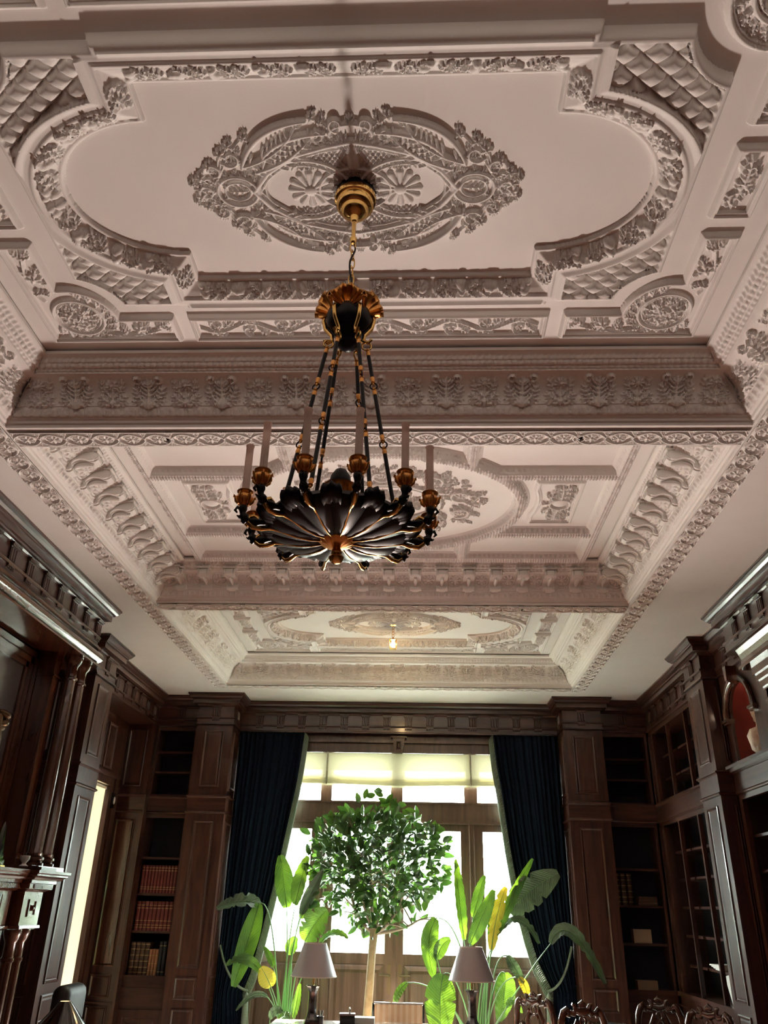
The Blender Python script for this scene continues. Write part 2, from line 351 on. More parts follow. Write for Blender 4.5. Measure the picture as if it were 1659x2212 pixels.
# --- cornices inside the coffers
PROF_A = [(0, 0.0), (0, 0.018), (0.012, 0.022), (0.016, 0.036), (0.028, 0.042), (0.032, 0.05), (0.036, 0.052), (0.060, 0.088), (0.062, 0.098), (0.068, 0.100)]
for k in range(1, 13):
    a = PI/2*k/12; PROF_A.append((0.068+0.135*(1-math.cos(a)), 0.100+0.125*math.sin(a)))
PROF_A += [(0.203, 0.236), (0.212, 0.238), (0.218, 0.248), (0.232, 0.250), (0.246, 0.266), (0.252, 0.267), (0.262, 0.284), (0.284, 0.292), (0.295, 0.293), (0.295, 0.312), (0.25, 0.314)]
def fine(prof, step):
    out = [prof[0]]
    for p, q in zip(prof[:-1], prof[1:]):
        n = max(1, int(math.ceil(math.hypot(q[0]-p[0], q[1]-p[1])/step)))
        out += [(p[0]+(q[0]-p[0])*i/n, p[1]+(q[1]-p[1])*i/n) for i in range(1, n+1)]
    return np.array(out)
def arc_of(P, i):  # arc length at the profile points
    return np.r_[0, np.cumsum(np.hypot(*(P[1:]-P[:-1]).T))]
def cornice(name, y0, y1, tile, per, step=0.006, label_n=1):
    P = fine(PROF_A, 0.006); T = arc_of(P, 0); tg = np.gradient(P, axis=0); tg /= np.hypot(tg[:, 0], tg[:, 1])[:, None]
    N = np.stack([tg[:, 1], -tg[:, 0]], 1)     # towards the open side (inward and down)
    w = tile.a.shape[1]-1; ti = np.clip(((T-tile.y0)/tile.res), 0, tile.ny-1.001); j = ti.astype(int); fj = (ti-j)[:, None]
    for side in range(4):
        L = (OX1-OX0) if side < 2 else (y1-y0); st = step if side == 0 else step*1.3
        n = int(L/st); S = np.linspace(-L/2, L/2, n+1)
        nt_ = max(1, round(L/per)); u = ((S+L/2)/L*nt_) % 1.0*w; i = np.minimum(u.astype(int), w-1); fu = (u-i)[None, :]
        A = tile.a; Hh = (A[j][:, i]*(1-fu)+A[j][:, i+1]*fu)*(1-fj)+(A[np.minimum(j+1, tile.ny-1)][:, i]*(1-fu)+A[np.minimum(j+1, tile.ny-1)][:, i+1]*fu)*fj
        D = P[:, 0][:, None]+N[:, 0][:, None]*Hh; Z = H+P[:, 1][:, None]+N[:, 1][:, None]*Hh
        lim = L/2-D; Sx = np.clip(S[None, :], -lim, lim)
        cxm, cym = (OX0+OX1)/2, (y0+y1)/2
        if side == 0: V = (cxm+Sx, y1-D, Z)       # far side, faces the camera
        elif side == 1: V = (cxm-Sx, y0+D, Z)
        elif side == 2: V = (OX0+D, cym+Sx, Z)
        else: V = (OX1-D, cym-Sx, Z)
        V = np.stack([np.broadcast_to(q, Hh.shape).ravel() for q in V], 1)
        m_, n_ = Hh.shape; idx = np.arange(m_*n_).reshape(m_, n_)
        F = np.stack([idx[:-1, :-1].ravel(), idx[:-1, 1:].ravel(), idx[1:, 1:].ravel(), idx[1:, :-1].ravel()], 1)
        o = np_mesh(name, V, F, PLASTER, None, 60); tag(o, kind='structure')
def mould_rows(R, per, n_egg, n_dent):
    """egg and dart low, bead, dentils and leaf tips high, on the tile"""
    for k in range(n_egg):
        cx = (k+0.5)*per/n_egg; r = per/n_egg
        for q in range(5): R.stamp(cx, 0.083+q*0.004, r*(0.36-0.02*q), 0.009)
        R.ell(cx, 0.088, r*0.44, 0.021, 0.003, 0.008, PI, 2*PI); R.stroke([(cx-r/2, 0.070), (cx-r/2, 0.104)], 0.003, 0.008); R.stroke([(cx+r/2, 0.070), (cx+r/2, 0.104)], 0.003, 0.008)
    for k in range(n_dent):
        cx = (k+0.5)*per/n_dent; r = per/n_dent*0.33
        m = (np.abs(R.X-cx) < r) & (np.abs(R.Y-0.386) < 0.011); R.a[m] = np.maximum(R.a[m], 0.007)
        R.stamp(cx, 0.352, r*1.1, 0.006); R.stroke([(cx-r*.5, 0.408), (cx+r*.4, 0.430)], r*0.7, 0.005)
def wrapx(R, per):
    """make the tile periodic: fold margins back"""
    n = int(round(per/R.res)); m = (R.nx-n-1)//2; A = R.a[:, m:m+n+1].copy(); l = R.a[:, :m]; r = R.a[:, m+n+1:]
    A[:, n+1-l.shape[1]-1:n] = np.maximum(A[:, n+1-l.shape[1]-1:n], l); A[:, 1:1+r.shape[1]] = np.maximum(A[:, 1:1+r.shape[1]], r)
    A[:, 0] = A[:, -1] = np.maximum(A[:, 0], A[:, -1]); R.a = A; R.nx = n+1
    return R
PA = 0.4176
RA = Rel(-0.06, PA+0.06, 0, 0.50, 0.003)
c0, c1 = 0.128, 0.318      # arc length range of the cove
for s0 in (0.0, PA):       # vase of acanthus
    RA.leaf((s0, c0), (s0, c1-0.03), 0.0, 0.036, 0.020, 6)
    for sg in (-1, 1):
        RA.leaf((s0+sg*0.01, c0), (s0+sg*0.075, c0+0.125), sg*-0.03, 0.026, 0.017, 5)
        RA.spiral(s0+sg*0.055, c1-0.028, 0.026, 1.2, -PI/2, 0.008, 0.003, 0.016, dr=sg)
        RA.leaf((s0+sg*0.02, c0), (s0+sg*0.10, c0+0.03), sg*0.01, 0.016, 0.012, 3)
s0 = PA/2
RA.rosette(s0, c1-0.065, 0.036, 9, 0.018); RA.stroke([(s0, c0), (s0, c1-0.09)], 0.006, 0.012)
for sg in (-1, 1):
    RA.leaf((s0, c0+0.01), (s0+sg*0.07, c0+0.07), sg*-0.02, 0.024, 0.015, 4); RA.leaf((s0+sg*0.01, c0+0.05), (s0+sg*0.06, c1-0.03), sg*-0.02, 0.020, 0.013, 4)
    RA.leaf((s0+sg*0.02, c0), (s0+sg*0.09, c0+0.02), 0, 0.012, 0.010, 3)
RA.a *= 1.35; RA = wrapx(RA, PA)
RA.X, RA.Y = np.meshgrid(np.arange(RA.nx)*RA.res, RA.gy); RA.x0 = 0; RA.gx = np.arange(RA.nx)*RA.res
mould_rows(RA, PA, 8, 12)
PM = 0.232
RM = Rel(0, PM, 0, 0.50, 0.003)
RM.rosette(PM/2, 0.235, 0.050, 8, 0.016); RM.ell(PM/2, 0.235, 0.058, 0.062, 0.005, 0.010)
for sg in (-1, 1):
    RM.leaf((PM/2, 0.150), (PM/2+sg*0.06, 0.165), 0, 0.014, 0.010, 3)
    RM.leaf((PM/2, 0.305), (PM/2+sg*0.06, 0.295), 0, 0.014, 0.010, 3)
mould_rows(RM, PM, 5, 7)
cornice('trim_1', *COF[0], RA, PA)
cornice('trim_2', *COF[1], RM, PM)
cornice('trim_3', *COF[2], RA, PA, step=0.010)
# consoles of the middle coffer: one scrolled bracket, copied all round
def console_mesh():
    outer = [(0.060, 0.108), (0.066, 0.104), (0.082, 0.106), (0.094, 0.116), (0.094, 0.130), (0.086, 0.142), (0.088, 0.156), (0.104, 0.172), (0.130, 0.180), (0.158, 0.178), (0.184, 0.170), (0.206, 0.172), (0.220, 0.186), (0.222, 0.206), (0.214, 0.222), (0.200, 0.232)]
    inner = [(0.170, 0.238), (0.100, 0.215), (0.066, 0.16)]
    b = MB()
    for w, k in ((0.050, 1.0), (0.030, 1.06)):
        pts = [(0.06+(d-0.06)*1.16*k, 0.225+(z-0.225)*1.08*k) for d, z in outer]+inner
        b.prism(pts, lambda d, z, s: (s, d, z), -w, w)
    for sx in (-0.043, 0.043):
        b.tube([(sx, 0.236+0.022*math.cos(a)*(1-a/16), 0.202+0.022*math.sin(a)*(1-a/16)) for a in np.linspace(-2.2, 9, 26)], 0.006, 6)
        b.tube([(sx, 0.083+0.014*math.cos(a)*(1-a/16), 0.124+0.014*math.sin(a)*(1-a/16)) for a in np.linspace(-1, 9, 20)], 0.004, 6)
    b.tube(bez((0, 0.096, 0.13), (0, 0.115, 0.172), (0, 0.225, 0.155), 10), [0.008, 0.011, 0.013, 0.015, 0.016, 0.017, 0.017, 0.016, 0.014, 0.010], 8)
    b.box(-0.062, 0.062, 0.10, 0.262, 0.230, 0.242)
    return b
con = console_mesh().build('scroll_bracket', PLASTER, None, 40)
con.parent = None
cons = []
for side in range(4):
    y0, y1 = COF[1]; L = (OX1-OX0) if side < 2 else (y1-y0); n = round(L/PM)
    for k in range(n+1):
        s = -L/2+L*k/n
        if abs(s) > L/2-0.17: continue
        cxm, cym = (OX0+OX1)/2, (y0+y1)/2
        loc, rz = {0: ((cxm-s, y1), PI), 1: ((cxm+s, y0), 0), 2: ((OX0, cym-s), -PI/2), 3: ((OX1, cym+s), PI/2)}[side]
        o = con if not cons else con.copy()
        if cons: COL.objects.link(o)
        o.location = (loc[0], loc[1], H); o.rotation_euler = (0, 0, rz); cons.append(o)
        sd = ('far', 'near', 'left', 'right')[side]
        tag(o, 'white plaster scroll bracket in the cornice of the middle coffer, %s side' % sd, 'bracket', 'plaster scroll brackets of the middle coffer, %s side' % sd)
# --- guilloche bands on the soffit
def guilloche(length, width, per, name):
    n = max(1, round(length/per)); per = length/n; R = Rel(0, per, -width/2, width/2, 0.0034 if per < 0.2 else 0.004)
    a = width*0.36; c = per/2
    T = Rel(-per*0.5, per*1.5, -width/2, width/2, R.res)
    for q in (0, 1):
        xs = np.linspace(-per*.5, per*1.5, 90)
    for sg in (-1, 1):
        for off in (0.0, 0.0065):
            pts = [(x, sg*(a+(off*0.9))*math.copysign(abs(math.cos(PI*(x-c)/per))**0.62, math.cos(PI*(x-c)/per))) for x in np.linspace(-per*.5, per*1.5, 140)]
            T.stroke(pts, 0.0050, 0.018)
    T.rosette(c, 0, a*0.72, 8, 0.018); T.ell(c, 0, a*0.78, a*0.78, 0.0035, 0.012)
    for sx in (0, per):
        T.rosette(sx, 0, a*0.20, 5, 0.014)
        for sg in (-1, 1):
            for u in (-0.022, 0, 0.022): T.leaf((sx, sg*a*0.45), (sx+u, sg*width*0.46), 0, 0.009, 0.014, 2)
    i0 = int(round(per*0.5/T.res)); tile = T.a[:, i0:i0+R.nx]
    N = int(length/R.res); s = (np.arange(N+1)*R.res/per) % 1.0*(tile.shape[1]-1); i = s.astype(int); f = s-i
    A = tile[:, i]*(1-f)+tile[:, np.minimum(i+1, tile.shape[1]-1)]*f
    edge = np.abs(T.gy); rail = np.where((edge > width/2-0.008), 0.012, 0.0)[:, None]
    out = Rel(0, N*R.res, -width/2, width/2, R.res); A = np.maximum(A[:out.ny, :out.nx], rail[:out.ny]); out.a[:A.shape[0], :A.shape[1]] = A+0.002
    return out
def place_rel(R, name, cx, cy, rot):
    """band along local x, laid on the soffit"""
    L = R.gx[-1]; idx = np.arange(R.nx*R.ny).reshape(R.ny, R.nx)
    X = R.X-L/2; Y = R.Y; c, s = (1, 0) if rot == 0 else (0, 1)
    V = np.stack([(cx+c*X-s*Y).ravel(), (cy+s*X+c*Y).ravel(), (H-R.a).ravel()], 1)
    F = np.stack([idx[:-1, :-1].ravel(), idx[1:, :-1].ravel(), idx[1:, 1:].ravel(), idx[:-1, 1:].ravel()], 1)
    return tag(np_mesh(name, V, F, PLASTER, None, 70), kind='structure')
BW = 0.150
g_cross = guilloche(OX1-OX0, BW, 0.157, 'g')
place_rel(g_cross, 'trim_4', (OX0+OX1)/2, (COF[0][1]+COF[1][0])/2+0.005, 0)
place_rel(g_cross, 'trim_5', (OX0+OX1)/2, (COF[1][1]+COF[2][0])/2, 0)
g_end = guilloche(OX1-OX0, 0.12, 0.157, 'g'); place_rel(g_end, 'trim_6', (OX0+OX1)/2, COF[2][1]+0.075, 0)
place_rel(g_cross, 'trim_7', (OX0+OX1)/2, COF[0][0]-0.095, 0)
gl = guilloche(COF[2][1]+0.14-(COF[0][0]-0.16), 0.165, 0.157, 'g')
ym = (COF[2][1]+0.14+COF[0][0]-0.16)/2
place_rel(gl, 'trim_8', OX0-0.094, ym, 1); place_rel(gl, 'trim_9', OX1+0.094, ym, 1)
# --- ornament of the first and third coffers: frame, medallion, panels
def coffer_frame():
    R = Rel(-1.46, 1.46, -0.74, 0.74, 0.005); X, Y = R.X, R.Y
    inner = np.maximum(np.abs(X)-0.795, np.abs(Y)-0.505)
    # half-ellipse ends joined to the notched centre
    e = (np.sqrt((np.maximum(np.abs(X)-0.80, 0)/0.435)**2+(Y/0.342)**2)-1)*0.37
    e = np.where(np.abs(X) < 0.80, np.maximum(e, -1), e); e = np.where(np.abs(X) < 0.80, np.abs(Y)-0.342, e)
    din = np.minimum(inner, e)
    outer = box_sdf(X, Y, 0, 0, 1.405, 0.665); cut = 0.235-np.hypot(np.abs(X)-1.45, np.abs(Y)-0.71)
    lat = np.maximum(outer, cut)
    strip = box_sdf(X, Y, 0, 0, 0.90, 0.69); dout = np.minimum(lat, strip)
    reg = (din > 0) & (dout < 0)
    prof = [(0, 0.010), (0.004, 0.020), (0.016, 0.022), (0.020, 0.016), (0.026, 0.020), (0.060, 0.046), (0.080, 0.056), (0.090, 0.058), (0.094, 0.068), (0.106, 0.070), (0.112, 0.062), (0.130, 0.062), (0.150, 0.072), (0.160, 0.074), (0.166, 0.045), (0.30, 0.045)]
    h = prof1(din, prof)
    lattice = din > 0.166
    u = (X*0.96+Y*1.25)/0.112; v = (X*0.96-Y*1.25)/0.112; fu = np.abs(u-np.round(u)); fv = np.abs(v-np.round(v))
    lt = 0.020+0.040*np.clip(1-(2.15*np.maximum(fu, fv))**5, 0, 1)*(1-0.25*np.clip(fu+fv, 0, 1)); h = np.where(lattice, lt, h)
    edge = prof1(-dout, [(0, 0.012), (0.006, 0.040), (0.014, 0.056), (0.022, 0.060), (0.030, 0.060), (0.034, 0.0)]); h = np.where(-dout < 0.034, np.where(din > 0.06, np.maximum(edge, np.where(lattice, 0, 0)), h), h)
    R.a = np.where(reg, h, 0)
    # fruit and leaves along the garland
    rnd = random.Random(3); G = Rel(-1.46, 1.46, -0.74, 0.74, 0.005)
    def along(pts):
        pts = np.array(pts); seg = np.hypot(*(pts[1:]-pts[:-1]).T); cum = np.r_[0, np.cumsum(seg)]; L = cum[-1]; q = 0.02; k = 0
        while q < L-0.02:
            x = np.interp(q, cum, pts[:, 0]); y = np.interp(q, cum, pts[:, 1]); x2 = np.interp(q+.01, cum, pts[:, 0]); y2 = np.interp(q+.01, cum, pts[:, 1])
            tx, ty = (x2-x)/0.01, (y2-y)/0.01; nx_, ny_ = -ty, tx; k += 1
            if k % 3 == 0:
                for _ in range(4): G.stamp(x+rnd.uniform(-.02, .02)*tx+rnd.uniform(-.03, .03)*nx_, y+rnd.uniform(-.02, .02)*ty+rnd.uniform(-.03, .03)*ny_, rnd.uniform(.014, .024), 0.028)
            else:
                for sg in (-1, 1): G.leaf((x-tx*0.01, y-ty*0.01), (x+tx*0.045+nx_*sg*0.036, y+ty*0.045+ny_*sg*0.036), rnd.uniform(-.01, .01), 0.016, 0.022, 3)
            q += 0.052
    along([(0.02, 0.563), (0.80, 0.563)])
    along([(0.853, 0.54), (0.853, 0.42)])
    along([(0.84+0.452*math.sin(a), 0.400*math.cos(a)) for a in np.linspace(0.08, PI/2, 30)])
    G.miry(); G.mirx(); g = np.where(reg & (din > 0.022) & (din < 0.094) & (dout < -0.01), G.a, 0); R.a = R.a+g
    # egg row on the inner moulding
    per = np.abs(((np.arctan2(Y, X)*9) % 1)-0.5); return R
def medallion_a():
    R = Rel(-0.72, 0.72, -0.375, 0.375, 0.003)
    # drawn in the upper right quarter, then mirrored
    R.ell(0.215, 0.0, 0.195, 0.150, lambda t: 0.010, 0.016, 0, PI); R.ell(0.215, 0.0, 0.165, 0.125, 0.005, 0.012, 0, PI)
    R.rosette(0.19, 0.0, 0.10, 12, 0.016); R.stamp(0.19, 0, 0.03, 0.022)
    R.ell(0.0, 0.0, 0.15, 0.105, 0.007, 0.014, 0, PI/2)
    for a in np.linspace(0, PI, 8): R.leaf((0.02*math.cos(a), 0.02*math.sin(a)), (0.12*math.cos(a), 0.085*math.sin(a)), 0.01, 0.014, 0.012, 3)
    for x in np.arange(0.02, 0.24, 0.022):   # trellis
        R.stroke([(x, 0.10), (x+0.06, 0.185)], 0.0028, 0.009); R.stroke([(x+0.06, 0.10), (x, 0.185)], 0.0028, 0.009)
    R.stroke([(0.0, 0.235), (0.10, 0.215), (0.24, 0.175), (0.36, 0.09), (0.43, 0.0)], 0.013, 0.020)
    R.stroke([(0.02, 0.205), (0.12, 0.19), (0.25, 0.15), (0.36, 0.06), (0.40, 0.0)], 0.006, 0.013)
    for q in np.linspace(0.05, 0.95, 12):
        x = 0.43*q; y = 0.235*math.sqrt(max(0, 1-q*q))*0.98; R.leaf((x, y), (x+0.03, y+0.026), 0.005, 0.012, 0.014, 2)
    R.ell(0.50, 0.0, 0.085, 0.075, 0.009, 0.018, 0, PI); R.ell(0.50, 0.0, 0.055, 0.045, 0.006, 0.014, 0, PI); R.leaf((0.46, 0), (0.54, 0), 0, 0.02, 0.012, 3)
    for q in np.linspace(0.1, 3.0, 8): R.leaf((0.5+0.085*math.cos(q), 0.075*math.sin(q)), (0.5+0.112*math.cos(q-.2), 0.100*math.sin(q-.2)), 0, 0.010, 0.013, 2)
    # outer sweeping acanthus
    R.leaf((0.40, 0.10), (0.14, 0.285), 0.055, 0.038, 0.022, 9); R.leaf((0.45, 0.13), (0.20, 0.335), 0.075, 0.034, 0.024, 9)
    R.stroke(bez((0.46, 0.12), (0.40, 0.31), (0.17, 0.335), 20), lambda t: 0.007+0.009*math.sin(PI*t), 0.026)
    R.stroke(bez((0.38, 0.15), (0.30, 0.27), (0.10, 0.275), 20), lambda t: 0.007+0.007*math.sin(PI*t), 0.022)
    R.spiral(0.135, 0.262, 0.026, 1.3, PI/2, 0.008, 0.003, 0.02, 1)
    # top shell and cartouche
    R.ell(0.0, 0.272, 0.085, 0.042, 0.010, 0.020, -0.2, PI/2+0.1)
    for k in range(5): R.leaf((0.0, 0.17), (0.02+0.018*k, 0.262-0.006*k), 0, 0.010, 0.018, 2)
    R.spiral(0.055, 0.315, 0.032, 1.3, -PI/2, 0.009, 0.004, 0.022, 1); R.leaf((0.0, 0.30), (0.0, 0.355), 0, 0.014, 0.02, 3); R.stroke([(0.0, 0.12), (0.0, 0.21)], 0.026, 0.018)
    # flower sprays
    for fx, fy, r in ((0.66, 0.02, 0.026), (0.645, 0.075, 0.022), (0.60, 0.125, 0.022), (0.54, 0.185, 0.024), (0.50, 0.225, 0.02), (0.585, 0.06, 0.018), (0.43, 0.26, 0.018), (0.15, 0.345, 0.018), (0.115, 0.325, 0.013), (0.69, 0.045, 0.014)):
        R.rosette(fx, fy, r, 5, 0.022); R.stroke(bez((0.56, 0.08), ((0.56+fx)/2+0.02, fy*0.7), (fx, fy), 8), 0.004, 0.012) if fx > 0.4 else None
        R.leaf((fx-0.01, fy-0.01), (fx-0.045, fy-0.03), 0.01, 0.013, 0.014, 3); R.leaf((fx, fy), (fx-0.01, fy+0.035), 0.01, 0.010, 0.014, 2)
    R.spiral(0.585, 0.10, 0.04, 1.4, 0, 0.009, 0.004, 0.018, 1); R.spiral(0.50, 0.165, 0.042, 1.4, -0.5, 0.009, 0.004, 0.018, -1); R.spiral(0.63, 0.0, 0.03, 1.2, 0.6, 0.008, 0.003, 0.016, 1)
    R.leaf((0.40, 0.12), (0.50, 0.15), 0.015, 0.02, 0.016, 5)
    R.mirx(); R.miry(); R.a *= 1.15; return R
def panel_rel(x0, x1, y0, y1, res, draw, extra=None, h0=0.030):
    """framed relief panel: moulding by distance to the outline, ornament inside"""
    R = Rel(x0-0.01, x1+0.01, y0-0.01, y1+0.01, res)
    d = box_sdf(R.X, R.Y, (x0+x1)/2, (y0+y1)/2, (x1-x0)/2, (y1-y0)/2)
    if extra: d = extra(R.X, R.Y)
    f = prof1(-d, [(0, 0.010), (0.003, 0.014), (0.012, h0), (0.020, h0+0.002), (0.024, h0-0.010), (0.032, h0-0.008), (0.036, 0.002), (9, 0.002)])
    D = Rel(x0-0.01, x1+0.01, y0-0.01, y1+0.01, res); draw(D)
    R.a = np.where(d < 0, f+np.where(-d > 0.038, D.a*1.5, 0), 0); return R
def corner_d(X, Y):    # L shape with a rounded boss, quarter at +x +y
    a = box_sdf(X, Y, 1.3525, 0.880, 0.3545, 0.100)      # along x : 0.998..1.707
    c = box_sdf(X, Y, 1.6175, 0.625, 0.0895, 0.355)      # along y : 0.27..0.98
    k = np.hypot(X-1.505, Y-0.785)-0.225
    return np.maximum(np.minimum(np.minimum(a, c), k), box_sdf(X, Y, 1.2, 0.48, 0.507, 0.5))
def corner_draw(R):
    cx, cy = 1.50, 0.785
    R.ell(cx, cy, 0.128, 0.128, 0.009, 0.014); R.ell(cx, cy, 0.108, 0.108, 0.004, 0.010)
    rnd = random.Random(5)
    for k in range(9):
        a = rnd.uniform(0, 2*PI); r = rnd.uniform(0, 0.07); R.rosette(cx+r*math.cos(a), cy+r*math.sin(a), rnd.uniform(.018, .03), 5, 0.022)
    for k in range(14):
        a = k*2*PI/14; R.leaf((cx+.04*math.cos(a), cy+.04*math.sin(a)), (cx+.10*math.cos(a+.3), cy+.10*math.sin(a+.3)), 0.01, 0.014, 0.014, 3)
    for a in np.linspace(-2.6, 1.2, 13): R.leaf((cx+.14*math.cos(a+PI), cy+.14*math.sin(a+PI)), (cx+.19*math.cos(a+PI+.22), cy+.19*math.sin(a+PI+.22)), 0, 0.014, 0.012, 3)
    R.stroke(bez((cx-.12, cy+.13), (1.25, 0.96), (1.06, 0.87), 20), 0.007, 0.012); R.stroke(bez((cx+.13, cy-.12), (1.70, 0.55), (1.60, 0.33), 20), 0.007, 0.012)
    for fx, fy, r in ((1.21, 0.88, .034), (1.10, 0.86, .02), (1.615, 0.50, .036), (1.60, 0.36, .022), (1.30, 0.90, .02), (1.64, 0.60, .02)): R.rosette(fx, fy, r, 6, 0.018)
    for p, q in (((1.21, .88), (1.14, .92)), ((1.21, .88), (1.15, .84)), ((1.27, .9), (1.30, .85)), ((1.1, .86), (1.05, .90)), ((1.1, .86), (1.045, .84)), ((1.615, .5), (1.57, .43)), ((1.615, .5), (1.66, .44)), ((1.61, .38), (1.57, .31)), ((1.61, .38), (1.65, .32)), ((1.63, .6), (1.59, .62)), ((1.615, .5), (1.575, .55)), ((1.05, .86), (1.04, .80))):
        R.leaf(p, q, 0.008, 0.015, 0.013, 3)
coords_names = {(1, 1): 'far right', (-1, 1): 'far left', (1, -1): 'near right', (-1, -1): 'near left'}
def long_draw(R): rinceau(R, -0.88, 0.88, 0.880, 0.062, 0.352, 0.014, 0.012)
def side_draw(R):
    for sg in (-1, 1): R.spiral(1.617, sg*0.07, 0.045, 1.3, PI/2*sg, 0.008, 0.004, 0.014, sg); R.leaf((1.617, 0), (1.60, sg*0.13), 0.01, 0.03, 0.016, 4); R.leaf((1.62, 0), (1.66, sg*0.06), 0, 0.014, 0.014, 3)
    R.rosette(1.617, 0, 0.035, 6, 0.018)
frame_R = coffer_frame(); med_R = medallion_a()
corner_R = panel_rel(0.998, 1.707, 0.27, 0.98, 0.005, corner_draw, corner_d)
long_R = panel_rel(-0.932, 0.932, 0.780, 0.980, 0.005, long_draw)
side_R = panel_rel(1.520, 1.707, -0.186, 0.186, 0.005, side_draw)
SETS = [(0, 'chandelier coffer'), (2, 'far lantern coffer')]
for ci, cname in SETS:
    cyc = (COF[ci][0]+COF[ci][1])/2-0.02; L = (CX, cyc)
    if ci == 0:
        objs = [(frame_R.mesh('plaster_surround', PLASTER, ZP, None, (0, 0)), 'deep plaster surround with fruit garland and lattice corners in the '+cname, 'ceiling frame', None)]
        objs.append((med_R.mesh('ceiling_medallion', PLASTER, ZP, None, (0, 0)), 'oval plaster medallion of scrolls and flowers in the '+cname, 'medallion', None))
        for fy, nm in ((1, 'far'), (-1, 'near')):
            objs.append((long_R.mesh('relief_panel', PLASTER, ZP, None, (0, 0), flip=(1, fy)), 'long plaster scroll panel, %s side of the %s' % (nm, cname), 'relief panel', 'plaster relief panels'))
        for fx in (-1, 1):
            objs.append((side_R.mesh('relief_panel', PLASTER, ZP, None, (0, 0), flip=(fx, 1)), 'small plaster panel, %s edge of the %s' % ('right' if fx > 0 else 'left', cname), 'relief panel', 'plaster relief panels'))
            for fy in (1, -1):
                objs.append((corner_R.mesh('corner_relief_panel', PLASTER, ZP, None, (0, 0), flip=(fx, fy)), 'L-shaped plaster panel with round boss, %s corner of the %s' % (coords_names[(fx, fy)], cname), 'relief panel', 'plaster corner panels'))
        first = objs
        for o, l, c, g in objs: tag(o, l, c, g); o.location = (CX, cyc, 0)
    else:
        for o, l, c, g in first:
            q = o.copy(); COL.objects.link(q); q.location = (CX, cyc, 0); tag(q, l.replace(SETS[0][1], cname), c, g)
# --- middle coffer: oval, ribs and cartouches
def ribs():
    R = Rel(-1.72, 1.72, -1.05, 1.05, 0.0055); X, Y = R.X, R.Y
    lines = []
    f = np.sqrt((X/1.02)**2+(Y/0.77)**2); e = np.abs(f-1)*f/np.sqrt((X/1.0404)**2+(Y/0.5929)**2+1e-9); e = np.where(f < 0.6, 9, e)
    ine = (X/1.02)**2+(Y/0.77)**2 < 1
    o = np.abs(box_sdf(X, Y, 0, 0, 1.645, 0.975)); d = o
    r1 = np.abs(np.abs(Y)-0.475); r1 = np.where(ine | (np.abs(X) > 1.645), 9, r1)
    r2 = np.abs(np.abs(X)-0.625); r2 = np.where(ine | (np.abs(Y) > 0.975) | (np.abs(Y) < 0.475), 9, r2)
    d = np.minimum(np.minimum(o, r1), np.minimum(r2, e))
    prof = [(0, 0.066), (0.022, 0.064), (0.026, 0.056), (0.034, 0.052), (0.038, 0.030), (0.046, 0.028), (0.050, 0.014), (0.060, 0.010), (0.066, 0.0), (9, 0)]
    h = prof1(d, prof)
    g = (np.sin((X+Y)*2*PI/0.042)*np.sin((X-Y)*2*PI/0.042)); rope = np.where(d < 0.024, 0.012*g, 0)+np.where((d > 0.037) & (d < 0.047), 0.006*np.sin(X*2*PI/0.04)*np.sin(Y*2*PI/0.04), 0)
    g2 = np.sin(X*2*PI/0.03)*np.sin(Y*2*PI/0.03+PI/2); R.a = np.maximum(h+rope, 0)
    R.a[R.a < 0.0005] = 0; return R
def medallion_b():
    R = Rel(-0.86, 0.86, -0.62, 0.62, 0.004); rnd = random.Random(11)
    R.ell(0, 0, 0.42, 0.30, 0.016, 0.020); R.ell(0, 0, 0.38, 0.265, 0.006, 0.014)
    for k in range(36):
        a = 2*PI*k/36; R.leaf((0.42*math.cos(a), 0.30*math.sin(a)), (0.455*math.cos(a+.08), 0.33*math.sin(a+.08)), 0, 0.014, 0.018, 2)
    for k in range(10):
        a = 2*PI*(k+.5)/10; cx, cy = 0.60*math.cos(a), 0.435*math.sin(a)
        R.spiral(cx, cy, 0.085, 1.5, a+PI/2, 0.014, 0.006, 0.024, 1 if k % 2 else -1); R.rosette(cx, cy, 0.040, 6, 0.026)
        for q in range(5):
            t = a+rnd.uniform(-.28, .28); r = rnd.uniform(.45, .60); R.leaf((r*math.cos(t), r*.73*math.sin(t)), ((r+.13)*math.cos(t+.2), (r+.13)*.73*math.sin(t+.2)), rnd.uniform(-.03, .03), 0.024, 0.020, 5)
        R.rosette(0.74*math.cos(a+.3), 0.53*math.sin(a+.3), 0.026, 5, 0.02); R.leaf((0.66*math.cos(a), 0.48*math.sin(a)), (0.78*math.cos(a+.05), 0.57*math.sin(a+.05)), 0.01, 0.022, 0.018, 4)
    for k in range(46):
        t = 2*PI*k/46+rnd.uniform(-.05, .05); r = rnd.uniform(.50, .74); R.leaf((r*math.cos(t), r*.73*math.sin(t)), ((r+.07)*math.cos(t+rnd.uniform(-.16, .16)), (r+.07)*.73*math.sin(t+rnd.uniform(-.16, .16))), rnd.uniform(-.02, .02), 0.016, 0.014, 4)
    for k in range(22):
        t = 2*PI*(k+.3)/22; R.spiral(0.68*math.cos(t), 0.495*math.sin(t), 0.040, 1.2, t, 0.008, 0.004, 0.014, 1 if k % 2 else -1)
    for k in range(16):
        a = 2*PI*k/16; R.leaf((0.06*math.cos(a), 0.05*math.sin(a)), (0.30*math.cos(a), 0.205*math.sin(a)), 0.02, 0.030, 0.022, 6)
    R.rosette(0, 0, 0.10, 10, 0.03); R.a *= 1.4; return R
def cart_d(X, Y):
    return np.maximum(box_sdf(X, Y, 1.275, 0, 0.175, 0.335), np.minimum(9, (1-np.sqrt((X/1.13)**2+(Y/0.86)**2))*0.9))
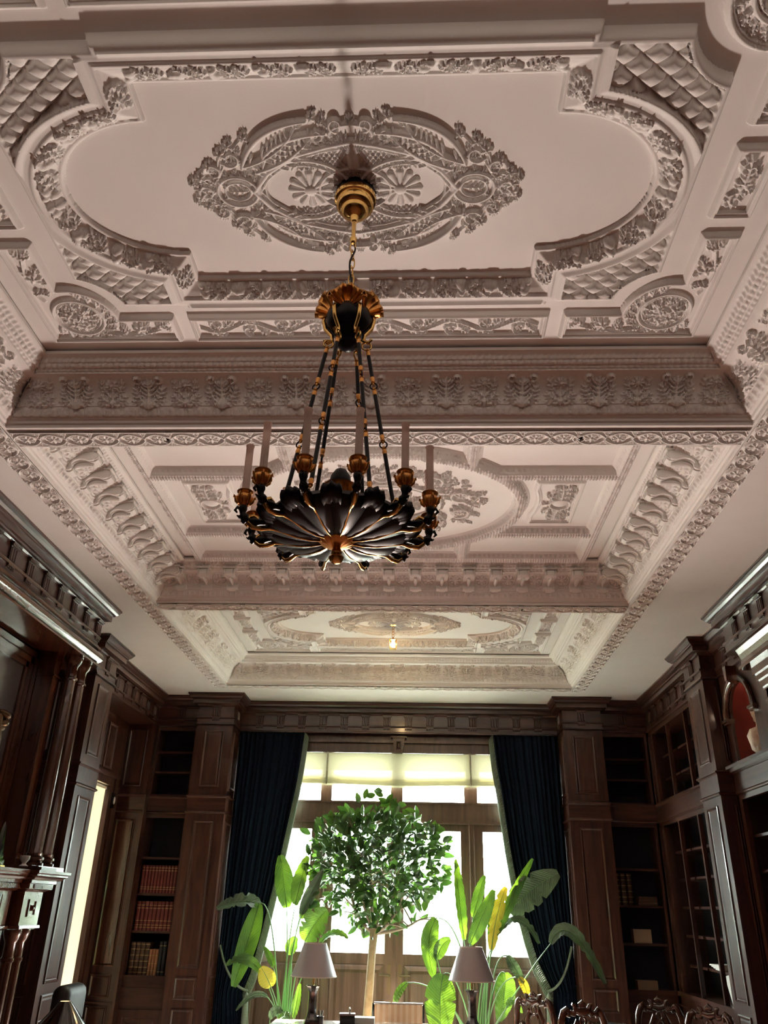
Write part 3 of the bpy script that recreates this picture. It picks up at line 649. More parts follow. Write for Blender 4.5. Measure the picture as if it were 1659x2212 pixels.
def cart_draw(R):
    R.ell(1.31, 0, 0.075, 0.075, 0.010, 0.020); R.stamp(1.31, 0, 0.06, 0.016)
    for sg in (-1, 1):
        for a, b, c in ((0.10, 0.14, .03), (0.17, 0.22, .028), (0.23, 0.27, .02)): R.spiral(1.31-0.05, sg*a, c*1.4, 1.3, 0, 0.008, 0.004, 0.018, sg); R.spiral(1.31+0.06, sg*a, c*1.2, 1.3, PI, 0.008, 0.004, 0.018, -sg)
        R.leaf((1.31, sg*0.08), (1.30, sg*0.26), 0.01, 0.03, 0.018, 6); R.leaf((1.25, sg*0.05), (1.20, sg*0.16), 0.01, 0.02, 0.016, 4); R.leaf((1.38, sg*0.04), (1.40, sg*0.22), 0.01, 0.02, 0.016, 5); R.leaf((1.24, sg*0.2), (1.36, sg*0.26), 0.01, 0.018, 0.014, 4)
    R.leaf((1.24, 0), (1.15, 0.0), 0, 0.02, 0.014, 3); R.stroke([(1.42, -0.2), (1.405, -0.1), (1.42, 0), (1.405, 0.1), (1.42, 0.2)], 0.008, 0.014)
cyc = (COF[1][0]+COF[1][1])/2; MC = 'middle coffer'
o = ribs().mesh('plaster_ribs', PLASTER, ZP, None, (0, 0)); o.location = (CX, cyc, 0); tag(o, 'white plaster ribs framing an oval and rectangles in the middle coffer', 'ceiling frame')
o = medallion_b().mesh('ceiling_medallion', PLASTER, ZP, None, (0, 0)); o.location = (CX, cyc, 0); tag(o, 'oval white plaster acanthus medallion in the middle coffer, behind the chandelier', 'medallion')
cr = panel_rel(1.10, 1.45, -0.335, 0.335, 0.005, cart_draw, cart_d, 0.022)
for fx, nm in ((1, 'right'), (-1, 'left')):
    o = cr.mesh('cartouche_panel', PLASTER, ZP, None, (0, 0), flip=(fx, 1)); o.location = (CX, cyc, 0); tag(o, 'white plaster cartouche panel %s of the oval in the middle coffer' % nm, 'relief panel', 'plaster cartouche panels')
# ---------------------------------------------------------------- room shell
XWL, XWR, YW = -3.75, 3.22, 10.60          # wall planes behind the joinery
def struct(b, name, m, kind='structure', smooth=None): return tag(b.build(name, m, None, smooth), kind=kind)
b = MB(); b.box(-4.6, 3.4, -3.7, 10.75, -0.1, 0.0); struct(b, 'floor', OAKFLOOR)
b = MB(); b.box(-3.2, 2.75, 7.62, 10.5, 0.0, 0.004); struct(b, 'floor_bounce_bay', BOUNCEFLOOR)  # pale strip added out of view to bounce more light at the ceiling
b = MB(); b.box(-2.3, 1.9, -2.4, 7.6, 0.001, 0.014); tag(b.build('area_rug', RUG), 'rose coloured rug on the wooden floor', 'rug')
# right wall
b = MB(); b.box(XWR, XWR+0.15, -3.7, 10.75, 0, 4.45); struct(b, 'wall_right', WOODD)
# left wall with the doorway
DY0, DY1, DZ = 8.30, 9.66, 2.975
b = MB(); b.box(-3.85, XWL+0.05, -3.7, 7.6, 0, 4.45); b.box(-3.85, XWL+0.05, 10.05, 10.75, 0, 4.45); b.box(-3.85, XWL+0.05, 7.6, 10.05, DZ, 4.45); b.box(-3.85, XWL+0.05, 7.6, DY0, 0, DZ)
struct(b, 'wall_left', WOODD)
b = MB(); b.box(-5.3, -5.2, 6.5, 11.5, 0, 3.6); b.box(-5.3, -3.86, 11.4, 11.5, 0, 3.6); b.box(-5.3, -3.86, 6.4, 6.5, 0, 3.6); b.box(-5.3, -3.86, 6.4, 11.5, 3.5, 3.6); struct(b, 'wall_hall', CREAM)
b = MB(); b.box(-5.3, -4.6, 6.4, 11.5, -0.1, 0); struct(b, 'floor_hall', OAKFLOOR)
hl = bpy.data.lights.new('hall_lamp_light', 'AREA'); hl.size = 0.5; hl.energy = 15; hl.color = (1.0, 0.93, 0.76)
ho = bpy.data.objects.new('hall_lamp_light', hl); COL.objects.link(ho); ho.location = (-4.5, 8.9, 3.42)
b = MB(); b.lathe([(0.02, 0), (0.22, 0.0), (0.25, 0.03), (0.25, 0.05)], 24, (-4.5, 8.9, 3.44)); tag(b.build('hall_ceiling_lamp', WHITE), 'flat white ceiling lamp in the hall beyond the left doorway', 'lamp')
# wall behind the camera
b = MB(); b.box(-3.85, 3.4, -3.7, -3.55, 0, 4.45); struct(b, 'wall_rear', WOODD)
# window wall
WX0, WX1, WZ = -2.18, 1.62, 3.53
b = MB(); b.box(-3.85, WX0, YW+0.05, YW+0.15, 0, 4.45); b.box(WX1, 3.4, YW+0.05, YW+0.15, 0, 4.45); b.box(WX0, WX1, YW+0.05, YW+0.15, WZ+0.04, 4.45); struct(b, 'wall_window', WOODD)
# outside
b = MB(); b.box(-30, 30, 10.76, 60, -0.25, -0.15); b.box(-30, 30, -40, -3.72, -0.25, -0.15); struct(b, 'ground_terrace', TERRACE)
rnd = random.Random(2)
def hedge_mesh(x0, x1, y, h):
    nx_, nz_ = 60, 14; V = []; 
    for j in range(nz_):
        for i in range(nx_):
            x = x0+(x1-x0)*i/(nx_-1); z = -0.15+h*j/(nz_-1)*(0.85+0.15*math.sin(i*0.7)+0.1*math.sin(i*1.9)); V.append((x+rnd.uniform(-.2, .2), y+rnd.uniform(-.4, .4)+1.2*(j/(nz_-1))**2, z+rnd.uniform(-.1, .1)))
    F = [(j*nx_+i, j*nx_+i+1, (j+1)*nx_+i+1, (j+1)*nx_+i) for j in range(nz_-1) for i in range(nx_-1)]
    return np_mesh('garden_hedge', V, F, HEDGE)
tag(hedge_mesh(-22, 22, 32, 3.2), 'pale green hedge in the bright garden beyond the window', 'hedge', kind='stuff')
r = empty('added_fill_lamp', (UPX, UPY, 0), 0, 'unseen brass fill lamp added in front of the desk to brighten the ceiling', 'lamp')  # unseen fixture, put in only to carry the ceiling fill
b = MB(); R_ = Matrix.Translation((0, 0, UPZ)) @ Matrix.Rotation(UPT, 4, 'X'); b.lathe([(0.19, 0.0), (0.195, -0.01), (0.18, -0.12), (0.10, -0.18), (0.02, -0.19), (0.02, -0.185), (0.16, -0.11), (0.18, 0.0)], 32, (0, 0, 0), R_); b.build('reflector', BRASS, r, 40)
b = MB(); b.lathe([(0.12, 0.0), (0.12, 0.02), (0.02, 0.03), (0.02, 0.22)], 24, (0, 0.08, 0)); b.build('stand', BRASS, r, 40)
# ---------------------------------------------------------------- entablature
PATH = [(-2.89, -3.5), (-2.89, 6.72), (-3.375, 6.72), (-3.375, 7.63), (-3.23, 7.63), (-3.23, 8.13), (-3.375, 8.13), (-3.375, 10.17),
        (-2.815, 10.17), (-2.815, 10.01), (-2.355, 10.01), (-2.355, 10.44), (1.76, 10.44), (1.76, 10.01), (2.236, 10.01), (2.236, 10.17),
        (2.83, 10.17), (2.83, 8.07), (2.685, 8.07), (2.685, 7.57), (2.83, 7.57), (2.83, 6.77), (2.65, 6.77), (2.65, -3.5)]
ENT = [(-0.36, 4.148), (0.13, 4.148), (0.13, 4.132), (0.122, 4.128), (0.112, 4.108), (0.096, 4.092), (0.088, 4.090), (0.086, 4.080), (0.070, 4.078), (0.070, 4.028), (0.052, 4.026), (0.040, 4.020), (0.020, 4.018), (0.012, 4.004), (0.0, 4.002),
       (0.0, 3.866), (0.020, 3.866), (0.022, 3.858), (0.020, 3.846), (0.006, 3.844), (0.006, 3.792), (0.016, 3.788), (0.020, 3.778), (0.020, 3.770), (-0.36, 3.770)]
sweep(PATH, ENT, 'trim_10', WOODY, 0, 7)
tl = bpy.data.objects['trim_10']; tag(tl, kind='structure')
tf = sweep(PATH, ENT, 'trim_11', WOODX, 7, 16); tag(tf, kind='structure')
tr = sweep(PATH, ENT, 'trim_12', WOODY, 16, 23); tag(tr, kind='structure')
# triglyph: three shanks, cap and guttae
def triglyph_mesh():
    b = MB(); w = 0.048
    b.box(-w, w, 0, 0.010, 3.868, 4.0); b.box(-w-0.006, w+0.006, 0, 0.024, 3.980, 4.000)
    b.box(-w-0.012, w+0.012, 0, 0.034, 3.992, 4.006)
    for x in (-0.032, 0, 0.032): b.add([(x-.012, 0.010, 3.87), (x+.012, 0.010, 3.87), (x+.012, 0.010, 3.972), (x-.012, 0.010, 3.972), (x-.006, 0.020, 3.874), (x+.006, 0.020, 3.874), (x+.006, 0.020, 3.968), (x-.006, 0.020, 3.968)], [(0, 1, 5, 4), (1, 2, 6, 5), (2, 3, 7, 6), (3, 0, 4, 7), (4, 5, 6, 7)])
    b.box(-w, w, 0.006, 0.020, 3.832, 3.846)
    for x in (-0.036, -0.012, 0.012, 0.036): b.lathe([(0.006, 3.832), (0.009, 3.816)], 6, (x, 0.012, 0))
    return b
tri0 = triglyph_mesh().build('triglyph', WOODZ, tl); used = [False]
def triglyph(x, y, rz, parent):
    o = tri0 if not used[0] else tri0.copy()
    if used[0]: COL.objects.link(o)
    used[0] = True; o.parent = parent; o.location = (x, y, 0); o.rotation_euler = (0, 0, rz)
for k in range(-1, 18): triglyph(-2.89, 6.57-0.277*(k+.6), -PI/2, tl)
for y in (6.93, 7.2, 7.47): triglyph(-3.375, y, -PI/2, tl)
triglyph(-3.23, 7.88, -PI/2, tl)
for k in range(7): triglyph(-3.375, 8.30+0.277*k, -PI/2, tl)
for x in (-3.08,): triglyph(x, 10.17, PI, tf)
triglyph(-2.585, 10.01, PI, tf); triglyph(-2.355, 10.22, -PI/2, tf)
for k in range(14): triglyph(-2.11+0.279*k, 10.44, PI, tf)
triglyph(1.998, 10.01, PI, tf); triglyph(1.76, 10.22, PI/2, tf); triglyph(2.53, 10.17, PI, tf)
for k in range(7): triglyph(2.83, 9.97-0.277*k, PI/2, tr)
triglyph(2.685, 7.82, PI/2, tr)
for y in (7.30, 7.02): triglyph(2.83, y, PI/2, tr)
for k in range(14): triglyph(2.65, 6.50-0.28*k, PI/2, tr)
# ---------------------------------------------------------------- pilasters (a shaft with raised panels on its faces)
BANDP = [(0, 2.715), (0.014, 2.722), (0.020, 2.732), (0.014, 2.742), (0.004, 2.748), (0.004, 2.895), (0.012, 2.905), (0.024, 2.915), (0.024, 2.925), (0, 2.932)]
def pilaster(x0, x1, y0, y1, faces, label, group='panelled pilasters'):
    """faces: which vertical faces show: 'S' towards the camera (-y), 'E' +x, 'W' -x, 'N' +y"""
    r = empty('pilaster', ((x0+x1)/2, (y0+y1)/2, 0), 0, label, 'pilaster', group); off = Vector(r.location)
    def ch(b, name, m, smooth=None):
        o = b.build(name, m, r, smooth); o.location = -off; return o
    b = MB(); b.box(x0, x1, y0, y1, 0.0, 3.765); ch(b, 'shaft', WOODZ)
    pts = {'S': [(x0, y0), (x1, y0)], 'E': [(x1, y1), (x1, y0)], 'W': [(x0, y0), (x0, y1)], 'N': [(x1, y1), (x0, y1)]}
    for fc in faces:
        if fc in 'SN': u0, u1 = x0, x1; fr = frame_face('y', y0 if fc == 'S' else y1, -1 if fc == 'S' else 1)
        else: u0, u1 = y0, y1; fr = frame_face('x', x1 if fc == 'E' else x0, 1 if fc == 'E' else -1)
        for z0, z1, nm in ((3.015, 3.700, 'upper_panel'), (1.10, 2.64, 'lower_panel'), (0.80, 1.02, 'small_panel'), (0.15, 0.72, 'base_panel')):
            b = MB(); w = min(0.105, (u1-u0)*0.24)
            b.rings(fr, u0+w, u1-w, z0, z1, [(0, 0.0), (0.002, 0.012), (0.012, 0.014), (0.024, 0.004), (0.030, 0.002), (0.045, 0.004), (0.05, 0.004)]); ch(b, nm, WOODZ)
    # band moulding wrapped round three faces
    cw = {'E': [(x0, y0), (x0, y0)], }
    b = MB(); k = len(BANDP); vs = []; fs = []
    for o_, z in BANDP:
        vs += [(x0-o_, y0-o_, z), (x1+o_, y0-o_, z), (x1+o_, y1+o_, z), (x0-o_, y1+o_, z)]
    for j in range(k-1):
        for i in range(4): a = j*4+i; c = j*4+(i+1) % 4; fs.append((a, c, c+4, a+4))
    b.add(vs, fs); ch(b, 'band', WOODX)
    b = MB(); b.box(x0-0.02, x1+0.02, y0-0.02, y1+0.02, 0, 0.13); ch(b, 'plinth', WOODX)
    return r
pilaster(-2.815, -2.355, 10.01, 10.60, 'SE', 'walnut pilaster left of the window beside the dark blue curtain')
pilaster(1.76, 2.236, 10.01, 10.60, 'SW', 'walnut pilaster right of the window beside the dark blue curtain')
pilaster(-3.70, -3.23, 7.63, 8.13, 'SE', 'walnut pilaster between the fireplace and the left doorway')
pilaster(2.685, 3.20, 7.57, 8.07, 'SW', 'walnut pilaster on the right wall beside the red niche')
# reveal pilaster at the far side of the doorway recess
r = empty('doorway_reveal', (-3.54, 10.05, 0), 0, 'panelled walnut reveal between the left doorway and the far left bookcase', 'panelling')
def chl(b, name, m, parent, smooth=None):
    o = b.build(name, m, parent, smooth); o.location = -Vector(parent.location); return o
b = MB(); b.box(-3.70, -3.375, 10.03, 10.17, 0, 3.765); chl(b, 'frame', WOODZ, r)
fr = frame_face('y', 10.03, -1)
for z0, z1, nm in ((3.015, 3.70, 'upper_panel'), (1.10, 2.64, 'lower_panel'), (0.80, 1.02, 'small_panel'), (0.15, 0.72, 'base_panel')):
    b = MB(); b.rings(fr, -3.665, -3.43, z0, z1, PANEL); chl(b, nm, WOODZ if nm != 'lower_panel' else WOODG, r)
b = MB(); b.prism([(10.03-o_, z) for o_, z in BANDP]+[(10.03, 2.72)], lambda a, c, d: (d, a, c), -3.70, -3.375+0.02); chl(b, 'band', WOODX, r)
b = MB(); b.box(-3.70, -3.375, 10.0, 10.03, 0.74, 0.76); chl(b, 'ledge', WOODX, r)
b = MB(); b.box(-3.375, -3.345, 10.03, 10.17, 0, 3.765); chl(b, 'return', WOODZ, r)
# ---------------------------------------------------------------- bookcases
def bookcase(name, label, axis, face, back, u0, u1, posts, openings, shelves, deep=0.3, sgn=1, group=None, base_doors=None, shelf_in=0.05):
    """face/back: plane coordinates; u along the wall; posts: [(u,width)]; openings [(z0,z1)]"""
    ctr = ((u0+u1)/2, face, 0) if axis == 'y' else (face, (u0+u1)/2, 0)
    r = empty(name, ctr, 0, label, 'bookcase', group)
    def bx(b, ua, ub, da, db, za, zb):
        if axis == 'y': b.box(ua, ub, da, db, za, zb)
        else: b.box(da, db, ua, ub, za, zb)
    s = 1 if back > face else -1
    b = MB(); bx(b, u0, u1, back-0.012*s, back, 0, 3.77); chl(b, 'backing', BACKB, r)
    for ua, ub in ((u0, u0+0.025), (u1-0.025, u1)): b = MB(); bx(b, ua, ub, face+0.0*s, back, 0, 3.77); chl(b, 'side', WOODD, r)
    for u, w in posts:
        b = MB(); bx(b, u-w/2, u+w/2, face, face+0.04*s, openings[1][0], openings[1][1]); bx(b, u-w/2, u+w/2, face, face+0.04*s, openings[0][0], openings[0][1]); chl(b, 'post', WOODZ, r)
    # face rails
    for z0, z1, nm in ((openings[0][1], 3.77, 'top_rail'), (openings[1][1], openings[0][0], 'mid_rail'), (0.70, openings[1][0], 'counter_rail')):
        b = MB(); bx(b, u0, u1, face, face+0.045*s, z0, z1)
        if nm == 'mid_rail':
            pr = [(face-o_*s, z) for o_, z in BANDP]
            if axis == 'y': b.prism(pr+[(face, 2.72)], lambda a, c, d: (d, a, c), u0, u1)
            else: b.prism(pr+[(face, 2.72)], lambda a, c, d: (a, d, c), u0, u1)
        if nm == 'counter_rail': bx(b, u0, u1, face-0.03*s, face, z1-0.03, z1+0.012); bx(b, u0, u1, face-0.018*s, face, z1-0.13, z1-0.11)
        chl(b, nm, WOODX if axis == 'y' else WOODY, r)
    for ua, ub, zs, da in shelves:
        for z in zs:
            b = MB(); bx(b, ua, ub, face+da*s, back, z-0.012, z+0.012); chl(b, 'shelf', WOODX if axis == 'y' else WOODY, r)
    # counter and base with doors
    b = MB(); bx(b, u0, u1, face+0.04*s, back, openings[1][0]-0.04, openings[1][0]-0.001); bx(b, u0, u1, face+0.04*s, back, openings[0][0]-0.03, openings[0][0]-0.001); chl(b, 'board', WOODD, r)
    b = MB(); bx(b, u0, u1, face+0.01*s, back, 0, 0.70); chl(b, 'base', WOODD, r)
    n = base_doors or 1
    for k in range(n):
        a = u0+(u1-u0)*k/n+0.02; c = u0+(u1-u0)*(k+1)/n-0.02
        fr = frame_face(axis, face+0.01*s, -s); b = MB(); b.rings(fr, a, c, 0.12, 0.68, [(0, 0), (0.0, 0.018), (0.07, 0.018), (0.075, 0.006), (0.10, 0.004), (0.12, 0.012), (0.13, 0.012)])
        d = chl(b, 'door', WOODZ, r); kb = MB(); p = fr(c-0.035, 0.42, 0.03); kb.lathe([(0.004, -0.012), (0.012, -0.006), (0.014, 0.0), (0.010, 0.010), (0.002, 0.013)], 12, (0, 0, 0), Matrix.Rotation(PI/2, 4, 'X')); kk = kb.build('knob', BRASS, d, 60); kk.location = p
    return r
OPEN = [(2.945, 3.72), (1.0, 2.672)]
bl = bookcase('bookcase', 'tall walnut bookcase left of the window, its lower shelves filled with red and brown books', 'y', 10.17, 10.55, -3.375, -2.815, [(-3.352, 0.045), (-2.845, 0.06)], OPEN,
              [(-3.34, -2.86, (3.215, 3.46), 0.06), (-3.34, -2.86, (2.225, 1.832, 1.441), 0.06)], group='walnut bookcases')
br = bookcase('bookcase', 'dark walnut bookcase right of the window, nearly empty shelves', 'y', 10.17, 10.55, 2.236, 2.83, [(2.25, 0.03), (2.80, 0.05)], OPEN,
              [(2.26, 2.78, (3.215, 3.46), 0.08), (2.26, 2.78, (2.215, 1.828, 1.443), 0.08)], group='walnut bookcases')
bs = bookcase('bookcase', 'wide walnut bookcase with three bays on the right wall near the window', 'x', 2.83, 3.20, 8.07, 10.17, [(10.02, 0.09), (9.40, 0.036), (8.73, 0.036), (8.11, 0.05)], OPEN,
              [(8.09, 8.71, (3.19, 3.45), 0.10), (8.75, 9.385, (3.19, 3.45), 0.10), (9.42, 10.0, (3.19, 3.45), 0.10), (8.09, 8.71, (2.388, 2.105, 1.822, 1.545, 1.262), 0.10), (8.75, 9.385, (2.388, 2.105, 1.822, 1.545, 1.262), 0.10), (9.42, 10.0, (2.388, 2.105, 1.822, 1.545, 1.262), 0.10)], group='walnut bookcases', base_doors=3)
bn = bookcase('bookcase', 'walnut bookcase with open dark shelves under the red niche', 'x', 2.83, 3.20, 4.4, 7.57, [(7.52, 0.10), (5.9, 0.10), (4.45, 0.1)], [(2.93, 2.94), (1.0, 2.672)],
              [(4.5, 7.50, (2.375, 2.095, 1.80, 1.50, 1.25), 0.06)], group='walnut bookcases', base_doors=4)
for o in list(bn.children):
    if o.name.startswith('top_rail'): bpy.data.objects.remove(o)
# ledge under the niche and niche wall with arch
n = empty('arched_niche', (2.83, 6.77, 2.95), 0, 'arched wooden niche with a glowing red lining on the right wall', 'niche')
def arch_pts(yc, r, zs, k=1.0, n_=24): return [(yc+r*math.cos(a), zs+r*k*math.sin(a)) for a in np.linspace(0, PI, n_)]
yc, ra, zs = 7.14, 0.27, 3.355
b = MB(); A = arch_pts(yc, ra, zs, 1.0)
outer = [(7.57, 3.77), (7.57, 2.95), (yc+ra, 2.95)]+A+[(yc-ra, 2.95), (6.40, 2.95), (6.40, 3.77)]
b.prism(outer, lambda y, z, d: (d, y, z), 2.83, 2.855)
chl(b, 'surround', WOODZ, n)
b = MB(); b.box(2.83, 3.2, 4.4, 6.40, 2.95, 3.77); chl(b, 'panelling', WOODD, n)
# curved red lining
b = MB(); N_ = 24; vs = []; fs = []; zz = [2.95, 3.1, 3.25, 3.355]
for z in zz:
    for i in range(N_+1): a = PI*i/N_; vs.append((2.855+0.30*math.sin(a), yc+ra*math.cos(a), z))
for j in range(1, 9):
    t = PI/2*j/8
    for i in range(N_+1): a = PI*i/N_; vs.append((2.855+0.30*math.sin(a)*math.cos(t), yc+ra*math.cos(a)*math.cos(t), 3.355+ra*math.sin(t)))
for j in range(len(zz)+7):
    for i in range(N_): q = j*(N_+1)+i; fs.append((q, q+1, q+N_+2, q+N_+1))
b.add(vs, fs); chl(b, 'lining', RED, n, 60)
b = MB(); rim = [(2.815, y, z) for y, z in arch_pts(yc, ra+0.045, zs, 0.97, 30)]; b.tube(rim, 0.028, 8); b.tube([(2.80, y, z) for y, z in arch_pts(yc, ra+0.06, zs, 0.97, 30)], 0.014, 6); chl(b, 'arch_moulding', WOODG, n, 50)
b = MB(); b.add([(2.74, yc-.035, 3.79-.02), (2.74, yc+.035, 3.77), (2.74, yc+.022, 3.64), (2.74, yc-.022, 3.64), (2.83, yc-.035, 3.77), (2.83, yc+.035, 3.77), (2.83, yc+.022, 3.62), (2.83, yc-.022, 3.62)], [(0, 1, 2, 3), (4, 7, 6, 5), (0, 4, 5, 1), (1, 5, 6, 2), (2, 6, 7, 3), (3, 7, 4, 0)]); chl(b, 'keystone', WOODG, n)
for sg in (-1, 1):
    b = MB(); b.box(2.78, 2.86, yc+sg*(ra-0.02), yc+sg*(ra+0.11), 3.330, 3.355); b.box(2.79, 2.86, yc+sg*(ra-0.01), yc+sg*(ra+0.09), 3.312, 3.330); chl(b, 'impost', WOODG, n)
b = MB(); b.box(2.74, 3.2, 4.4, 7.50, 2.925, 2.95); b.box(2.77, 3.2, 4.4, 7.49, 2.90, 2.925); chl(b, 'ledge', WOODY, n)
nl = bpy.data.lights.new('niche_lamp_light', 'POINT'); nl.energy = 0.35; nl.shadow_soft_size = 0.03; nl.color = (1.0, 0.72, 0.5)
no = bpy.data.objects.new('niche_lamp_light', nl); COL.objects.link(no); no.location = (2.93, 7.05, 3.52)
# alabaster figure in the niche
b = MB(); b.lathe([(0.09, 2.952), (0.10, 2.97), (0.085, 2.985), (0.075, 3.0), (0.11, 3.04), (0.13, 3.10), (0.135, 3.16), (0.11, 3.21), (0.05, 3.235), (0.045, 3.27)], 22, (2.98, 7.12, 0))
st = b.build('bust_sculpture', STONE, None, 60); tag(st, 'pale carved stone bust standing in the red niche', 'sculpture')
hd = MB(); hd.lathe([(0.002, 3.26), (0.035, 3.265), (0.055, 3.29), (0.068, 3.33), (0.070, 3.37), (0.055, 3.41), (0.025, 3.43), (0.002, 3.432)], 18, (2.975, 7.12, 0)); h = hd.build('head', STONE, st, 60)
for msh in (st.data, h.data):
    for v in msh.vertices: q = v.co; d = 0.010*math.sin(q.z*60+6*math.atan2(q.y-7.12, q.x-2.98)); q.x += d*1.2; q.y += d*0.8
# fluted pilaster carrying the right breakfront
r = empty('fluted_pilaster', (2.735, 6.20, 0), 0, 'fluted walnut pilaster with stepped capital beside the red niche', 'pilaster')
b = MB(); b.box(2.735, 2.83, 6.10, 6.34, 0, 3.60); chl(b, 'shaft', WOODG, r)
fr = frame_face('x', 2.735, -1)
b = MB()
for k in range(5): b.tube([fr(6.14+0.04*k, 1.1, 0.0), fr(6.14+0.04*k, 3.24, 0.0)], 0.013, 8)
fr = frame_face('y', 6.10, -1)
for k in range(3): b.tube([fr(2.755+0.025*k, 1.1, 0.0), fr(2.755+0.025*k, 3.24, 0.0)], 0.012, 8)
chl(b, 'fluting', WOODG, r, 60)
b = MB()
for o_, z0, z1 in ((0.012, 3.27, 3.295), (0.0, 3.295, 3.36), (0.015, 3.36, 3.38), (0.03, 3.38, 3.44), (0.045, 3.44, 3.49), (0.06, 3.49, 3.58)): b.box(2.735-o_, 2.83, 6.10-o_, 6.34+o_, z0, z1)
chl(b, 'capital', WOODG, r)
b = MB(); b.prism([(2.83, 3.77), (2.645, 3.77), (2.635, 3.74), (2.655, 3.70), (2.67, 3.66), (2.66, 3.62), (2.635, 3.60), (2.635, 3.575), (2.83, 3.575)], lambda x, z, d: (x, d, z), 2.0, 6.55)
tag(b.build('trim_13', WOODG), kind='structure')
# ---------------------------------------------------------------- left doorway
b = MB()
for y in (DY1, DY0-0.16): b.box(-3.70, -3.66, y, y+0.16, 0, DZ); b.box(-3.70, -3.64, y+0.10, y+0.16, 0, DZ+0.1)
b.box(-3.74, -3.66, DY0-0.16, DY1+0.16, DZ, DZ+0.12); b.box(-3.74, -3.63, DY0-0.18, DY1+0.18, DZ+0.085, DZ+0.12)
tag(b.build('door_casing', WOODZ), kind='structure').name = 'trim_14'
b = MB(); b.box(-3.86, -3.70, 10.03, 10.045, 0, DZ); b.box(-3.86, -3.70, DY0, DY0-0.01, 0, DZ); struct(b, 'trim_15', WOODZ)
tp = empty('overdoor_panelling', (-3.70, 9.2, 3.4), 0, 'walnut wall panelling with tall raised panels above the left doorway', 'panelling')
b = MB(); b.box(-3.72, -3.69, 8.13, 10.03, DZ+0.12, 3.77); chl(b, 'board', WOODZ, tp)
fr = frame_face('x', -3.69, 1)
for y in (8.30, 8.66, 9.02, 9.36): b = MB(); b.rings(fr, y, y+0.28, DZ+0.17, 3.66, [(0, 0), (0, .016), (.012, .022), (.022, .020), (.030, .004), (.05, .002), (.055, .002)]); chl(b, 'panel', WOODZ, tp)
b = MB(); b.box(-3.74, -3.69, 9.83, 10.03, 0, 3.0); struct(b, 'trim_16', WOODZ)
sn = empty('door_sensor', (-3.66, 9.80, 2.86), 0, 'small white oval sensor on a dark plate beside the left doorway', 'sensor')
b = MB(); b.box(-0.03, 0.0, -0.035, 0.035, -0.09, 0.08); b.build('plate', BLACKG, sn)
b = MB(); b.lathe([(0.001, 0), (0.018, 0.002), (0.022, 0.008), (0.016, 0.016), (0.001, 0.02)], 16, (0, 0, 0), Matrix.Rotation(PI/2, 4, 'Y') @ Matrix.Diagonal((2.0, 1.0, 1, 1))); b.build('lens', WHITE, sn, 60)
sn.location = (-3.64, 9.78, 2.82)
# ---------------------------------------------------------------- left fireplace wall
b = MB(); b.box(-3.70, -3.20, -3.5, 6.72, 0, 3.77); tag(b.build('wall_chimney_breast', WOODD), kind='structure')
PULV = [(-0.31, 3.768), (0.035, 3.768), (0.035, 3.752), (0.018, 3.748), (0.020, 3.742)]+[(0.020+0.045*math.sin(PI*t), 3.742-0.122*t) for t in np.linspace(0.05, 0.95, 9)]+[(0.018, 3.615), (0.055, 3.607), (0.070, 3.600), (0.070, 3.585), (-0.31, 3.585)]
tag(sweep([(-2.89, -3.5), (-2.89, 6.72), (-3.20, 6.72)], PULV, 'trim_17', WOODG, 0, 2, None, 40), kind='structure')
om = empty('overmantel', (-3.2, 4.9, 2.0), 0, 'large walnut overmantel with a dark glossy panel at the left edge', 'overmantel')
b = MB(); b.box(-3.20, -3.185, 2.9, 6.10, 1.95, 3.50); chl(b, 'panel', DARKGLOSS, om)
b = MB(); fr = frame_face('x', -3.20, 1)
for ins, h in ((0.0, 0.06), (0.05, 0.045), (0.09, 0.03)):
    u0, u1, v0, v1 = 2.7+ins, 6.24-ins, 1.92, 3.56-ins
    b.box(-3.20, -3.20+h, u1-0.045, u1, v0, v1); b.box(-3.20, -3.20+h, u0, u0+0.045, v0, v1); b.box(-3.20, -3.20+h, u0, u1, v1-0.045, v1)
chl(b, 'frame', WOODG, om)
b = MB(); b.box(-3.2, -3.0, 6.25, 6.36, 1.97, 3.585); chl(b, 'pilaster_strip', WOODG, om)
b = MB(); b.box(-3.2, -2.985, 6.24, 6.37, 3.385, 3.40); chl(b, 'strip_cap', WOODG, om); b = MB(); b.box(-3.2, -2.985, 6.24, 6.37, 1.97, 2.05); chl(b, 'strip_base', WOODG, om)
def column(x, y, z0, z1, r0, name, label, group):
    b = MB(); h = z1-z0
    b.lathe([(r0*1.5, z0), (r0*1.5, z0+0.02), (r0*1.2, z0+0.03), (r0*1.42, z0+0.045), (r0*1.42, z0+0.06), (r0*1.1, z0+0.07), (r0*1.22, z0+0.085), (r0, z0+0.10), (r0*1.02, z0+h*0.4), (r0*0.88, z1-0.20), (r0*1.12, z1-0.19), (r0*1.12, z1-0.175), (r0*0.9, z1-0.165), (r0*0.9, z1-0.08), (r0*1.2, z1-0.06), (r0*1.35, z1-0.04), (r0*1.5, z1-0.025), (r0*1.5, z1)], 28, (x, y, 0))
    o = b.build(name, WOODG, None, 40); tag(o, label, 'column', group); return o
column(-2.93, 6.42, 1.975, 3.585, 0.052, 'column', 'nearer tall round black-brown column standing on the mantel shelf', 'overmantel columns')
column(-2.93, 6.61, 1.975, 3.585, 0.052, 'column', 'farther tall round black-brown column standing on the mantel shelf', 'overmantel columns')
